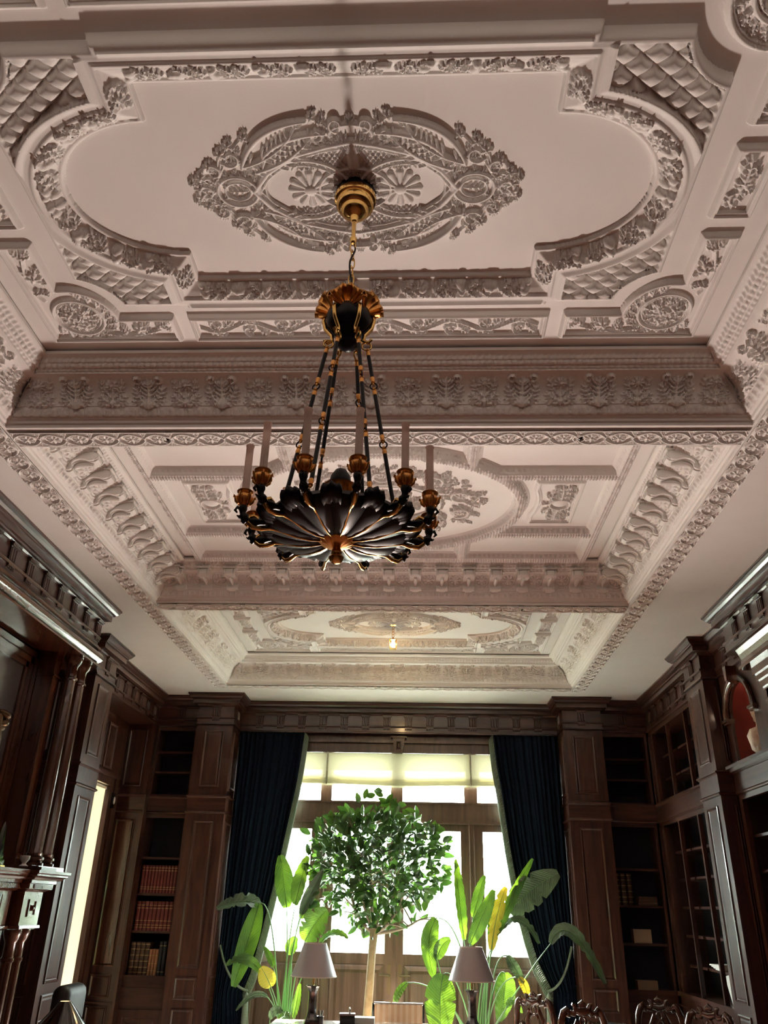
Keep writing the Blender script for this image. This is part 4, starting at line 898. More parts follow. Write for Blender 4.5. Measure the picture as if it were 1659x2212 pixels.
# mantel shelf
mt = empty('mantelpiece', (-2.9, 4.6, 0), 0, 'polished dark walnut mantelpiece with stepped cornice and fluted frieze', 'mantelpiece')
MAN = [(-0.45, 1.93), (0.13, 1.93), (0.13, 1.912), (0.115, 1.905), (0.115, 1.895), (0.095, 1.885), (0.085, 1.872), (0.060, 1.868), (0.060, 1.850), (0.045, 1.846), (0.045, 1.815), (0.030, 1.812), (0.012, 1.800), (0.0, 1.795), (0.0, 1.590), (0.014, 1.586), (0.016, 1.570), (0.0, 1.565), (-0.45, 1.565)]
def mshelf(x, y0, y1, nm):
    o = sweep([(-3.19, y0), (x, y0), (x, y1), (-3.19, y1)], MAN, nm, WOODG, 0, 3, mt); o.location = -Vector(mt.location); return o
mshelf(-2.72, 5.93, 6.22, 'end_block'); mshelf(-2.78, 3.2, 5.86, 'centre_block')
b = MB(); b.box(-3.19, -2.66, 5.98, 6.24, 1.93, 1.955); b.box(-3.19, -2.80, 6.24, 6.70, 1.90, 1.972); b.box(-3.19, -2.84, 6.22, 6.70, 1.955, 1.974); b.box(-3.19, -2.9, 6.15, 6.60, 1.55, 1.90); chl(b, 'shelf_block', WOODG, mt)
b = MB()
for k in range(46): y = 5.95+0.0065*k; b.box(-2.72+0.045, -2.72+0.052, y, y+0.0035, 1.818, 1.844)
for k in range(90): y = 3.9+0.0215*k; b.box(-2.78+0.045, -2.78+0.055, y, y+0.012, 1.818, 1.844)
chl(b, 'dentils', WOODG, mt)
b = MB()
for k in range(26): y = 4.82+0.036*k; b.box(-2.78, -2.768, y, y+0.022, 1.615, 1.775)
chl(b, 'fluted_frieze', WOODG, mt)
b = MB(); fr = frame_face('x', -2.72, 1); b.rings(fr, 6.02, 6.14, 1.64, 1.75, [(0, 0), (0, .008), (.012, .008), (.018, -.02), (.022, -.02), (.05, .02)]); chl(b, 'boss', WOODG, mt)
column(-2.79, 6.02, 0.2, 1.562, 0.040, 'column', 'nearer slender column under the mantel shelf', 'mantel columns'); column(-2.79, 6.15, 0.2, 1.562, 0.040, 'column', 'farther slender column under the mantel shelf', 'mantel columns')
b = MB(); b.box(-3.2, -2.70, 5.9, 6.25, 0, 0.2); chl(b, 'plinth', WOODG, mt)
# ornaments on the mantel
o = empty('crystal_obelisk', (-2.78, 5.56, 1.93), 0, 'slim clear crystal obelisk standing on the mantel shelf', 'ornament')
b = MB(); b.box(-.032, .032, -.032, .032, 0, .05); b.box(-.024, .024, -.024, .024, .05, .075); b.add([(-.022, -.022, .075), (.022, -.022, .075), (.022, .022, .075), (-.022, .022, .075), (-.008, -.008, .255), (.008, -.008, .255), (.008, .008, .255), (-.008, .008, .255), (0, 0, .285)], [(0, 1, 5, 4), (1, 2, 6, 5), (2, 3, 7, 6), (3, 0, 4, 7), (4, 5, 8), (5, 6, 8), (6, 7, 8), (7, 4, 8)])
b.build('shaft', glass_mat('crystal', (0.75, 0.85, 0.95), 0.02, 0.45), o)
b = MB(); b.box(-.04, .04, -.04, .04, 0, .016); b.build('foot', BRASS, o)
b = MB(); b.lathe([(0.028, 1.957), (0.032, 1.962), (0.014, 1.975), (0.018, 1.985), (0.034, 2.005), (0.036, 2.028), (0.030, 2.03)], 20, (-2.84, 6.08, 0)); tag(b.build('small_bowl', WHITE, None, 60), 'small white footed bowl on the mantel beside the columns', 'bowl')
b = MB()
for k in range(7):
    a = k*0.9; b.tube([(-3.12+0.03*math.cos(a+t), 5.80+0.05*math.sin(a*1.3+t*1.2), 2.62+0.055*k+0.02*t) for t in np.linspace(0, 2.4, 8)], [0.012+0.02*math.sin(PI*q/7) for q in range(8)], 8)
b.lathe([(0.05, 1.95), (0.03, 2.02), (0.022, 2.4), (0.05, 2.6), (0.045, 2.8), (0.02, 2.98)], 14, (-3.12, 5.80, 0))
tag(b.build('bronze_wall_ornament', mat('dark_bronze', (0.10, 0.06, 0.03), 0.35, metal=0.8), None, 60), 'dark carved bronze ornament standing before the glossy overmantel panel', 'ornament')
# black lampshade and grey armchair at the lower left edge
ls = empty('floor_lamp', (-2.33, 6.0, 0), 0, 'black cone-shaded lamp at the lower left corner', 'lamp')
b = MB(); b.lathe([(0.035, 1.155), (0.04, 1.15), (0.30, 0.86), (0.295, 0.858), (0.034, 1.147)], 36); b.build('lamp_shade', BLACKG, ls, 40)
b = MB(); b.lathe([(0.012, 0.03), (0.012, 1.15)], 12); b.build('pole', BRASS, ls, 60); b = MB(); b.lathe([(0.14, 0), (0.14, 0.02), (0.02, 0.035)], 28); b.build('base', BRASS, ls, 40)
ac = empty('wing_chair', (-2.62, 6.75, 0), 0, 'grey leather wing chair partly hidden behind the black lampshade', 'chair')
def cush(x0, x1, y0, y1, z0, z1, r, nm, m, par):
    b = MB(); b.box(x0, x1, y0, y1, z0, z1); o = b.build(nm, m, par)
    md = o.modifiers.new('bevel', 'BEVEL'); md.width = r; md.segments = 4; me_ = o.data; me_.polygons.foreach_set('use_smooth', np.ones(len(me_.polygons), bool)); return o
cush(-.30, .30, -.30, .30, .25, .45, .05, 'seat', GREYL, ac); cush(-.07, .07, -.20, .20, .40, 1.185, .065, 'backrest', GREYL, ac).location = (-.02, 0.1, 0)
for sg in (-1, 1): cush(-.28, .26, sg*.26, sg*.34, .40, .68, .035, 'arm', GREYL, ac)
for sx in (-.25, .25):
    for sy in (-.27, .27): b = MB(); b.lathe([(.022, 0), (.03, .25)], 12, (sx, sy, 0)); b.build('leg', WOODG, ac, 60)
# ---------------------------------------------------------------- window
wf = empty('window_1', (-0.28, YW, 0), 0, None, None, None, 'structure')
def chw(b, name, m, smooth=None):
    o = b.build(name, m, wf, smooth); o.location = -Vector(wf.location); return o
WG = [(-2.10, -1.27), (-1.13, -0.375), (-0.225, 0.555), (0.72, 1.55)]     # transom lights
b = MB(); b.box(WX0-0.1, WX1+0.1, 10.50, YW+0.1, 3.535, 3.66); b.box(WX0-0.1, WX1+0.1, 10.46, 10.60, 3.66, 3.69); b.box(WX0-0.1, WX1+0.1, 10.475, 10.60, 3.535, 3.55); b.box(-2.36, 1.77, 10.53, 10.66, 3.69, 3.80); chw(b, 'head_casing', WOODL)
b = MB(); b.add([(-0.36, 10.44, 3.72), (-0.20, 10.44, 3.72), (-0.23, 10.44, 3.53), (-0.33, 10.44, 3.53), (-0.36, 10.5, 3.72), (-0.20, 10.5, 3.72), (-0.23, 10.5, 3.53), (-0.33, 10.5, 3.53)], [(3, 2, 1, 0), (4, 5, 6, 7), (0, 1, 5, 4), (1, 2, 6, 5), (2, 3, 7, 6), (3, 0, 4, 7)]); b.box(-0.38, -0.18, 10.42, 10.5, 3.72, 3.74)
b.rings(frame_face('y', 10.44, -1), -0.315, -0.245, 3.57, 3.68, [(0, 0), (0, .01), (.012, .012), (.018, .0), (.03, .008)]); chw(b, 'keystone', WOODL)
for x0, x1 in ((WX0-0.02, -2.10), (1.55, WX1+0.02)): b = MB(); b.box(x0, x1, YW-0.04, YW+0.10, 0, 3.54); chw(b, 'jamb', WOODL)
for x0, x1 in ((-1.27, -1.13), (-0.375, -0.225), (0.555, 0.72)):
    b = MB(); xc = (x0+x1)/2; b.box(x0, x1, YW-0.01, YW+0.08, 2.95, 3.54); b.box(xc-0.028, xc+0.028, YW-0.04, YW+0.02, 2.95, 3.54); b.box(xc-0.045, xc+0.045, YW-0.025, YW+0.0, 2.95, 3.54); chw(b, 'transom_mullion', WOODL)
b = MB(); b.box(WX0, WX1, YW-0.03, YW+0.09, 2.70, 2.955); b.box(WX0, WX1, YW-0.05, YW, 2.935, 2.955); b.box(WX0, WX1, YW-0.055, YW, 2.70, 2.73); chw(b, 'transom_rail', WOODL)
for x0, x1 in WG:
    b = MB(); b.box(x0, x1, YW+0.035, YW+0.041, 2.955, 3.54); chw(b, 'pane', GLASS)
for xc in (-1.20, 0.635): b = MB(); b.box(xc-0.04, xc+0.04, YW-0.03, YW+0.09, 0, 2.71); b.tube([(xc-.02, YW-.03, 0), (xc-.02, YW-.03, 2.7)], .014, 8); b.tube([(xc+.02, YW-.03, 0), (xc+.02, YW-.03, 2.7)], .014, 8); chw(b, 'door_mullion', WOODL)
# four glazed door leaves
def leaf_door(i, x0, x1, g0, g1, hx, hs):
    d = empty('door_%d' % i, ((x0+x1)/2, YW, 0), 0, None, None, None, 'structure')
    def c(b, name, m, smooth=None): o = b.build(name, m, d, smooth); o.location = -Vector(d.location); return o
    b = MB(); y0, y1 = YW, YW+0.05
    b.box(x0, g0, y0, y1, 0.02, 2.70); b.box(g1, x1, y0, y1, 0.02, 2.70); b.box(g0, g1, y0, y1, 2.62, 2.70); b.box(g0, g1, y0, y1, 1.16, 1.27); b.box(g0, g1, y0, y1, 0.02, 0.20)
    c(b, 'frame', WOODL)
    b = MB(); b.box(g0, g1, y0+0.02, y0+0.026, 1.27, 2.62); c(b, 'pane', GLASS)
    b = MB(); b.box(g0, g1, y0+0.02, y0+0.035, 0.20, 1.16); b.rings(frame_face('y', y0+0.02, -1), g0+0.01, g1-0.01, 0.21, 1.15, [(0, 0), (0, 0.012), (0.02, 0.004), (0.05, 0.0), (0.08, 0.012), (0.10, 0.012)]); c(b, 'lower_panel', WOODL)
    if hx:
        b = MB(); b.box(hx-0.02, hx+0.02, YW-0.008, YW, 0.90, 1.16); b.box(hx-.012, hx+.012, YW-.012, YW, .86, .95); c(b, 'lock_plate', mat('dark_brass_%d' % i, (0.12, 0.09, 0.05), 0.4, metal=0.7))
        b = MB(); b.tube([(hx, YW, 1.05), (hx, YW-0.045, 1.05), (hx+hs*0.02, YW-0.05, 1.05), (hx+hs*0.12, YW-0.05, 1.052)], 0.008, 8); c(b, 'handle', bpy.data.materials['dark_brass_%d' % i], 60)
leaf_door(1, -2.10, -1.24, -1.98, -1.36, None, 0); leaf_door(2, -1.16, -0.305, -1.06, -0.42, -0.36, -1)
leaf_door(3, -0.297, 0.595, -0.20, 0.50, -0.235, 1); leaf_door(4, 0.675, 1.55, 0.775, 1.43, None, 0)
b = MB(); b.box(-0.322, -0.280, YW-0.018, YW-0.001, 0.02, 2.70); o = b.build('meeting_strip', WOODL, bpy.data.objects['door_2']); o.location = -Vector(bpy.data.objects['door_2'].location)
# roman blind
bl_ = empty('roman_blind', (-0.28, 10.5, 3.1), 0, 'cream translucent roman blind drawn a little way down the window top', 'blind')
N = 90; xs = np.linspace(-1.95, 1.42, N); prof = [(10.50, 3.532), (10.50, 3.44), (10.498, 3.34), (10.495, 3.27)]
for k in range(5): prof += [(10.480-0.004*k, 3.235-0.017*k), (10.455-0.003*k, 3.215-0.017*k), (10.492, 3.222-0.017*k)]
prof += [(10.485, 3.13)]
V = []; 
for (y, z) in prof:
    for x in xs: sag = 0.018*math.sin((x+1.19)/(1.82)*PI)**2*(1 if -1.19 < x < 0.63 else 0)*(3.54-z)/0.4; V.append((x, y+0.002*math.sin(x*25), z-sag+0.0015*math.sin(x*40+y*90)))
F = [(j*N+i, j*N+i+1, (j+1)*N+i+1, (j+1)*N+i) for j in range(len(prof)-1) for i in range(N-1)]
o = np_mesh('fabric', V, F, BLIND, bl_, 80); o.location = -Vector(bl_.location)
for x in (-1.19, 0.635):
    b = MB(); b.box(x-0.012, x+0.012, 10.44, 10.446, 3.14, 3.53); b.tube([(x, 10.435, 3.12), (x, 10.435, 3.53)], 0.003, 6)
    for k in range(9): b.lathe([(0.002, -0.006), (0.006, 0), (0.002, 0.006)], 8, (x, 10.434, 3.16+0.042*k))
    o = b.build('cord_tape', mat('cord_cream', (0.55, 0.52, 0.42), 0.7) if x < 0 else bpy.data.materials['cord_cream'], bl_, 60); o.location = -Vector(bl_.location)
# ---------------------------------------------------------------- curtains
def curtain(side, label):
    if side < 0:
        xo = -2.345; zz = [3.76, 3.4, 3.09, 2.65, 2.3, 1.9, 1.45, 1.06, 0.86, 0.75, 0.4, 0.02]; xi = [-1.50, -1.53, -1.565, -1.635, -1.69, -1.757, -1.84, -1.925, -2.00, -1.99, -1.93, -1.90]
    else:
        xo = 1.75; zz = [3.76, 3.4, 3.13, 2.44, 2.1, 1.79, 1.5, 1.23, 0.95, 0.85, 0.4, 0.02]; xi = [0.925, 0.955, 0.995, 1.075, 1.125, 1.18, 1.25, 1.33, 1.475, 1.47, 1.40, 1.36]
    zi = np.linspace(3.76, 0.02, 110); ed = np.interp(zi, zz[::-1], xi[::-1]); M_ = 150
    r = empty('curtain', (xo, 10.40, 0), 0, label, 'curtain', 'dark blue window curtains')
    V = []; E = []
    for z, e in zip(zi, ed):
        w = abs(e-xo); k = max(0, min(1, (w/0.84)))
        zt = 0.86 if side < 0 else 0.95; pinch = math.exp(-((z-zt)/0.18)**2)
        for i in range(M_):
            t = i/(M_-1); x = xo+(e-xo)*(t**(1.0)); am = 0.020*(0.7+0.5*math.sin(t*7+1))*(1-0.5*pinch)
            y = 10.40+am*math.sin(t*2*PI*14+0.5*math.sin(z*1.3+t*3))+0.012*math.sin(t*47+z*0.8)-0.05*pinch*math.sin(PI*t)
            V.append((x-xo, y-10.40, z))
        E.append((V[-1]))
    F = [(j*M_+i, j*M_+i+1, (j+1)*M_+i+1, (j+1)*M_+i) for j in range(len(zi)-1) for i in range(M_-1)]
    o = np_mesh('fabric', V, F, NAVY, r, 80); md = o.modifiers.new('thick', 'SOLIDIFY'); md.thickness = 0.004
    b = MB()
    for j in range(0, len(E)-1):
        p = Vector(E[j]); q = Vector(E[j+1])
        for s in (0.0, 0.5):
            c = p.lerp(q, s); b.tube([(c.x+side*0.01, c.y-0.004, c.z), (c.x-side*0.022, c.y-0.012, c.z-0.02), (c.x-side*0.045, c.y-0.01, c.z-0.055), (c.x-side*0.05, c.y-0.008, c.z-0.10)], [0.010, 0.009, 0.008, 0.006], 6)
    b.build('fringe', FRINGE, r, 60)
    zt = 0.90 if side < 0 else 0.98; b = MB(); e = -side*0.0
    ex = float(np.interp(zt, zz[::-1], xi[::-1]))-xo
    b.tube(bez((0.0-side*0.02, -0.02, zt+0.42), (ex*0.5, -0.13, zt+0.02), (ex-side*0.03, -0.06, zt-0.02), 22), 0.014, 8)
    b.tube(bez((ex-side*0.03, -0.05, zt-0.02), (ex*0.5, 0.10, zt-0.03), (-side*0.02, 0.05, zt+0.40), 14), 0.014, 8)
    b.lathe([(0.004, 0), (0.02, -0.02), (0.028, -0.05), (0.020, -0.07), (0.034, -0.12), (0.038, -0.30), (0.03, -0.31)], 14, (ex-side*0.03, -0.09, zt-0.03)); b.build('tieback_tassel', FRINGE, r, 60)
curtain(-1, 'dark blue velvet curtain on the left of the window with green fringe')
curtain(1, 'dark blue velvet curtain on the right of the window with green fringe')
# ---------------------------------------------------------------- chandelier
CHX, CHY = -0.278, 2.386
ch = empty('chandelier', (CHX, CHY, 2.76), 0, 'black and gilt twelve-candle chandelier hanging from the nearest coffer', 'chandelier')
def cc(b, name, m, smooth=40, parent=None):
    o = b.build(name, m, parent or ch, smooth); o.location = (0, 0, -2.76) if parent is None else (0, 0, 0); return o
b = MB(); b.lathe([(0.085, 4.474), (0.085, 4.44), (0.078, 4.425)], 12); cc(b, 'ceiling_block', BLACKM, 30)
b = MB(); b.lathe([(0.088, 4.435), (0.090, 4.425), (0.086, 4.412), (0.078, 4.408), (0.078, 4.385), (0.070, 4.372), (0.058, 4.366), (0.056, 4.350), (0.040, 4.335), (0.018, 4.325), (0.014, 4.30), (0.010, 4.295)], 40); cc(b, 'ceiling_cup', BRASS)
b = MB(); b.lathe([(0.009, 4.30), (0.008, 4.21), (0.014, 4.205), (0.014, 4.185), (0.006, 4.175)], 16); cc(b, 'stem', BRASS)
z = 4.18; k = 0
cable = []
while z > 3.875:
    b = MB(); L = 0.026
    pts = []
    for a in np.linspace(0, 2*PI, 18, endpoint=False):
        x = 0.0105*math.cos(a); zz_ = L*math.sin(a)*0.95; zz_ = math.copysign(min(abs(zz_)+0.004, L), zz_)
        pts.append((x, 0, z-L+zz_) if k % 2 == 0 else (x*0.35, x*0.95, z-L+zz_))
    b.tube(pts, 0.0028, 6, closed=True); cc(b, 'chain_link', BRASS, 80); z -= 0.043; k += 1
b = MB(); b.tube([(0.012*math.sin(t*11)*(1-t), 0.012*math.cos(t*9)-.006, 4.19-t*0.36) for t in np.linspace(0, 1, 40)], 0.004, 6); cc(b, 'flex', BLACKM, 80)
# crown
b = MB(); b.lathe([(0.02, 3.845), (0.055, 3.835), (0.085, 3.80), (0.092, 3.765), (0.080, 3.735), (0.050, 3.70), (0.030, 3.675), (0.040, 3.655), (0.020, 3.635), (0.002, 3.628)], 32); cc(b, 'crown_body', BLACKM)
def palm(h, w, n=7):
    """serrated gilt leaf standing up in its own xz plane, curling outwards (+y)"""
    V = []; F = []; M = 2*n+1; rows = 7
    for j in range(rows):
        t = j/(rows-1)
        for i in range(M):
            u = i/(M-1)*2-1; a = u*1.25; rad = h*1.12*(0.55+0.45*math.cos(a*0.9))*(1.0+(0.13 if i % 2 == 0 else -0.09))*(1.0-0.16*(abs(abs(u)-0.42) < 0.09)); rr = rad*t
            V.append((rr*math.sin(a)*w/h*1.15, 0.45*h*(t**2.2)*1.0+0.004*((i % 2)*2-1)*t, rr*math.cos(a)*(1-0.15*t*t)))
    for j in range(rows-1):
        for i in range(M-1): p = j*M+i; F.append((p, p+1, p+M+1, p+M))
    return V, F
lv, lf = palm(0.085, 0.07)
first_leaf = None
for k in range(6):
    a = 2*PI*k/6+PI/2*0+0.52
    if first_leaf is None: o = np_mesh('crown_leaf', lv, lf, GILT, ch, 60); md = o.modifiers.new('t', 'SOLIDIFY'); md.thickness = 0.003; first_leaf = o
    else: o = first_leaf.copy(); COL.objects.link(o)
    o.location = (0.078*math.cos(a), 0.078*math.sin(a), 3.775-2.76); o.rotation_euler = (0, 0, a-PI/2)
for k in range(6):
    a = 2*PI*k/6+0.0
    b = MB(); sx, sy = math.cos(a), math.sin(a)
    b.tube([(sx*r, sy*r, z) for r, z in ((0.055, 3.835), (0.085, 3.81), (0.098, 3.77), (0.088, 3.73), (0.062, 3.70), (0.060, 3.675), (0.078, 3.665), (0.090, 3.680))], [0.006, 0.007, 0.008, 0.008, 0.008, 0.008, 0.008, 0.006], 8); cc(b, 'crown_scroll', BRASS, 70)
# suspension rods: six, from crown to the bowl
RB = 0.195
for k in range(6):
    a = 2*PI*k/6+0.12
    p0 = Vector((0.072*math.cos(a), 0.072*math.sin(a), 3.665)); p1 = Vector((RB*math.cos(a), RB*math.sin(a), 2.93))
    u = empty('suspension_rod', (0, 0, -2.76)); u.parent = ch; nsec = 3
    b = MB(); b.tube([p0+Vector((0.018*math.cos(t)*math.cos(a), 0.018*math.cos(t)*math.sin(a), 0.018*math.sin(t)-0.01)) for t in np.linspace(0, 2*PI, 14, endpoint=False)], 0.0035, 6, True); o = b.build('top_ring', BRASS, u, 80)
    bj = MB(); br_ = MB(); bg_ = MB(); d = (p1-p0)
    stag = 0.5*(k % 2)
    cuts = [0.02, 0.26+0.05*stag, 0.60+0.05*stag, 0.985]
    for q in range(3):
        s0 = p0+d*(cuts[q]+0.035); s1 = p0+d*(cuts[q+1]-0.035)
        br_.tube([s0, s1], 0.0075, 10)
        for e, t in ((s0, d.normalized()), (s1, -d.normalized())):
            bg_.tube([e-t*0.004, e-t*0.010, e-t*0.020, e+t*0.006, e+t*0.016], [0.006, 0.009, 0.004, 0.009, 0.007], 10)
    for q in (1, 2):
        c = p0+d*cuts[q]; ax = Vector((-math.sin(a+1.2), math.cos(a+1.2), 0)); dn = d.normalized()
        bj.tube([c+(ax*math.cos(t)+dn*math.sin(t))*0.0135 for t in np.linspace(0, 2*PI, 16, endpoint=False)], 0.0028, 6, True)
    br_.build('rod', BLACKM, u, 60); bg_.build('collar', GILT, u, 60); bj.build('link', BLACKM, u, 70)
# bowl: shallow fluted dish with lobes
def bowl():
    n = 144; V = []; F = []; prof = [(0.035, 2.838), (0.08, 2.836), (0.13, 2.842), (0.18, 2.855), (0.22, 2.868), (0.245, 2.885), (0.25, 2.90), (0.235, 2.905), (0.20, 2.895), (0.12, 2.885), (0.03, 2.885)]
    for j, (r, z) in enumerate(prof):
        for i in range(n):
            a = 2*PI*i/n; w = abs(math.sin(a*6)); rr = r*(1+0.015*w*(r/0.25)) ; zz_ = z-(0.016*(w**0.7)*(r/0.25) if j < 7 else 0)+0.0035*math.sin(a*72)*(1 if 0 < j < 6 else 0)
            V.append((rr*math.cos(a), rr*math.sin(a), zz_-2.76))
    for j in range(len(prof)-1):
        for i in range(n): p = j*n+i; q = j*n+(i+1) % n; F.append((p, q, q+n, p+n))
    return V, F
V, F = bowl(); np_mesh('bowl', V, F, BLACKM, ch, 50)
# curled black leaves hanging at the rim between arms
for k in range(12):
    a = 2*PI*(k+0.5)/12+math.radians(16); ca, sa = math.cos(a), math.sin(a); V = []; F = []; rows, M = 9, 9
    pr = [(0.205, 2.866), (0.23, 2.868), (0.254, 2.870), (0.274, 2.880), (0.284, 2.896), (0.280, 2.912), (0.266, 2.918), (0.255, 2.910), (0.256, 2.898)]
    for j, (r, z) in enumerate(pr):
        wv = 0.020+0.014*math.sin(PI*j/8)
        for i in range(M):
            u = i/(M-1)*2-1; lob = 0.006*math.cos(u*PI*2.5); s_ = u*wv; rr = r+lob-0.012*u*u
            V.append((rr*ca-s_*sa, rr*sa+s_*ca, z-2.76-0.010*u*u+lob*0.4))
    for j in range(rows-1):
        for i in range(M-1): p = j*M+i; F.append((p, p+1, p+M+1, p+M))
    o = np_mesh('rim_leaf', V, F, BLACKM, ch, 80); md = o.modifiers.new('t', 'SOLIDIFY'); md.thickness = 0.006
# gilt ribs along the underside ending in rim scrolls
for k in range(12):
    a = 2*PI*k/12+math.radians(16); ca, sa = math.cos(a), math.sin(a)
    pts = [(r, z) for r, z in ((0.045, 2.832), (0.09, 2.830), (0.14, 2.836), (0.19, 2.850), (0.225, 2.856), (0.252, 2.850), (0.280, 2.852), (0.297, 2.866), (0.296, 2.884), (0.282, 2.892), (0.270, 2.884), (0.272, 2.872), (0.282, 2.870))]
    b = MB(); b.tube([(r*ca, r*sa, z) for r, z in pts], [0.0022, 0.0034, 0.0044, 0.0052, 0.0065, 0.0080, 0.0088, 0.0088, 0.0084, 0.0078, 0.007, 0.006, 0.005], 8); cc(b, 'gilt_rib', BRASS, 70)
b = MB(); n = 60
def shellrow(r, z, am): return [((r*(1+am*math.cos(a*14)))*math.cos(a), (r*(1+am*math.cos(a*14)))*math.sin(a), z) for a in [2*PI*i/n for i in range(n)]]
rows_ = [shellrow(0.012, 2.812, 0), shellrow(0.030, 2.818, 0.04), shellrow(0.050, 2.826, 0.06), shellrow(0.060, 2.836, 0.06), shellrow(0.05, 2.840, 0.0)]
b.add([p for r in rows_ for p in r], [(j*n+i, j*n+(i+1) % n, (j+1)*n+(i+1) % n, (j+1)*n+i) for j in range(4) for i in range(n)]); cc(b, 'rosette', GILT, 60)
b = MB(); b.lathe([(0.002, 2.757), (0.012, 2.759), (0.022, 2.768), (0.026, 2.778), (0.020, 2.786), (0.012, 2.790), (0.018, 2.797), (0.016, 2.806), (0.010, 2.815)], 28); cc(b, 'finial', BRASS)
b = MB(); b.lathe([(0.040, 2.885), (0.034, 2.95), (0.046, 2.985), (0.052, 3.035), (0.060, 3.045), (0.045, 3.05)], 12); cc(b, 'centre_vase', GILT, 60)
b = MB(); b.lathe([(0.034, 3.045), (0.038, 3.06), (0.034, 3.085), (0.020, 3.108), (0.003, 3.118)], 20); cc(b, 'centre_bud', BLACKM, 60)
# arms
def arm_proto():
    u = empty('candle_arm', (0, 0, 0)); u.parent = ch
    b = MB(); pts = bez((0.215, 0, 2.885-2.76), (0.33, 0, 2.845-2.76), (0.318, 0, 2.925-2.76), 14)
    b.tube([(0.17, 0, 2.895-2.76)]+pts, [0.007]+[0.0125+0.0025*math.sin(i*1.7)+0.001*math.sin(i*5) for i in range(14)], 10)
    for i in (4, 7, 10): x, _, z_ = pts[i]; b.tube([(x, 0, z_), (x+0.012, 0, z_-0.012), (x+0.02, 0, z_-0.006)], [0.006, 0.006, 0.002], 6)
    b.tube([(0.322, 0, 0.150), (0.338, 0, 0.158), (0.344, 0, 0.146), (0.336, 0, 0.138)], [0.006, 0.006, 0.005, 0.003], 6); b.build('branch', BLACKM, u, 70)
    b = MB(); b.lathe([(0.010, 0.160), (0.014, 0.168), (0.022, 0.178), (0.026, 0.192), (0.024, 0.204), (0.019, 0.207), (0.021, 0.211), (0.026, 0.214), (0.027, 0.218), (0.022, 0.222), (0.012, 0.215)], 24, (0.318, 0, 0))
    c = b.build('candle_cup', GILT, u, 50)
    b = MB()
    for k in range(6):
        a = k*PI/3; b.tube([(0.318+r*math.cos(a), r*math.sin(a), z_) for r, z_ in ((0.018, 0.172), (0.026, 0.182), (0.029, 0.197), (0.034, 0.200), (0.036, 0.193))], [0.005, 0.007, 0.006, 0.005, 0.002], 6)
    b.build('cup_leaf', GILT, c, 70)
    b = MB(); b.lathe([(0.0125, 0.214), (0.0125, 0.388), (0.0145, 0.392), (0.0145, 0.397), (0.009, 0.397), (0.009, 0.36)], 20, (0.318, 0, 0)); b.build('candle_sleeve', CANDLE, u, 50)
    return u
ap = arm_proto()
for k in range(12):
    o = ap if k == 0 else copy_tree(ap, ch)
    o.rotation_euler = (0, 0, math.radians(16+30*k))
# ---------------------------------------------------------------- lantern of the far coffer
ln = empty('hanging_lantern', (-0.292, 8.12, 4.20), 0, 'small lit glass lantern hanging in the farthest coffer', 'lantern')
b = MB(); b.lathe([(0.035, 0.274), (0.035, 0.262), (0.012, 0.255)], 20); b.build('ceiling_plate', GILT, ln, 60)
b = MB()
for z in (0.235, 0.205, 0.175, 0.145): b.tube([(0.011*math.cos(t), 0.004*math.cos(t), z+0.018*math.sin(t)) for t in np.linspace(0, 2*PI, 12, endpoint=False)], 0.0028, 6, True)
b.build('chain', GILT, ln, 60)
b = MB(); b.lathe([(0.004, 0.130), (0.020, 0.115), (0.052, 0.100), (0.055, 0.095)], 4, a0=PI/4)
for sx in (-1, 1):
    for sy in (-1, 1): b.tube([(sx*0.038, sy*0.038, 0.095), (sx*0.032, sy*0.032, 0.0)], 0.0035, 6)
b.lathe([(0.047, 0.0), (0.047, 0.006)], 4, a0=PI/4); b.build('cage', BRASS, ln)
b = MB(); b.lathe([(0.002, 0.025), (0.016, 0.030), (0.022, 0.050), (0.016, 0.075), (0.010, 0.09)], 16); b.build('bulb', mat('lantern_glow', (1, 0.8, 0.5), 0.5, emit=((1.0, 0.72, 0.38), 60.0)), ln, 60)
b = MB(); b.lathe([(0.043, 0.008), (0.050, 0.094)], 4, a0=PI/4); b.build('glass', glass_mat('lantern_glass', (1, 0.95, 0.85), 0.05, 0.12), ln)
ll = bpy.data.lights.new('lantern_light', 'POINT'); ll.energy = 26; ll.color = (1.0, 0.70, 0.38); ll.shadow_soft_size = 0.025
lo = bpy.data.objects.new('lantern_light', ll); COL.objects.link(lo); lo.location = (-0.292, 8.12, 4.285)
# recessed downlights in the guilloche bands
dl0 = None
for x, y, nm in ((-1.457, 3.830, 'left, in the band behind the chandelier'), (0.889, 3.830, 'right, in the band behind the chandelier'), (-1.465, 6.680, 'left, in the band before the farthest coffer'), (0.886, 6.680, 'right, in the band before the farthest coffer')):
    if dl0 is None:
        dl0 = empty('downlight', (x, y, H)); b = MB(); b.lathe([(0.034, -0.001), (0.036, -0.016), (0.030, -0.017), (0.028, -0.004), (0.001, -0.003)], 24); b.build('ring', PLASTER, dl0, 50)
        b = MB(); b.lathe([(0.001, -0.022), (0.012, -0.018), (0.020, -0.006)], 16, (0.006, 0, 0)); b.build('eyeball', BLACKG, dl0, 60); o = dl0
    else: o = copy_tree(dl0); o.location = (x, y, H)
    tag(o, 'small round recessed ceiling spotlight, '+nm, 'spotlight', 'recessed spotlights')
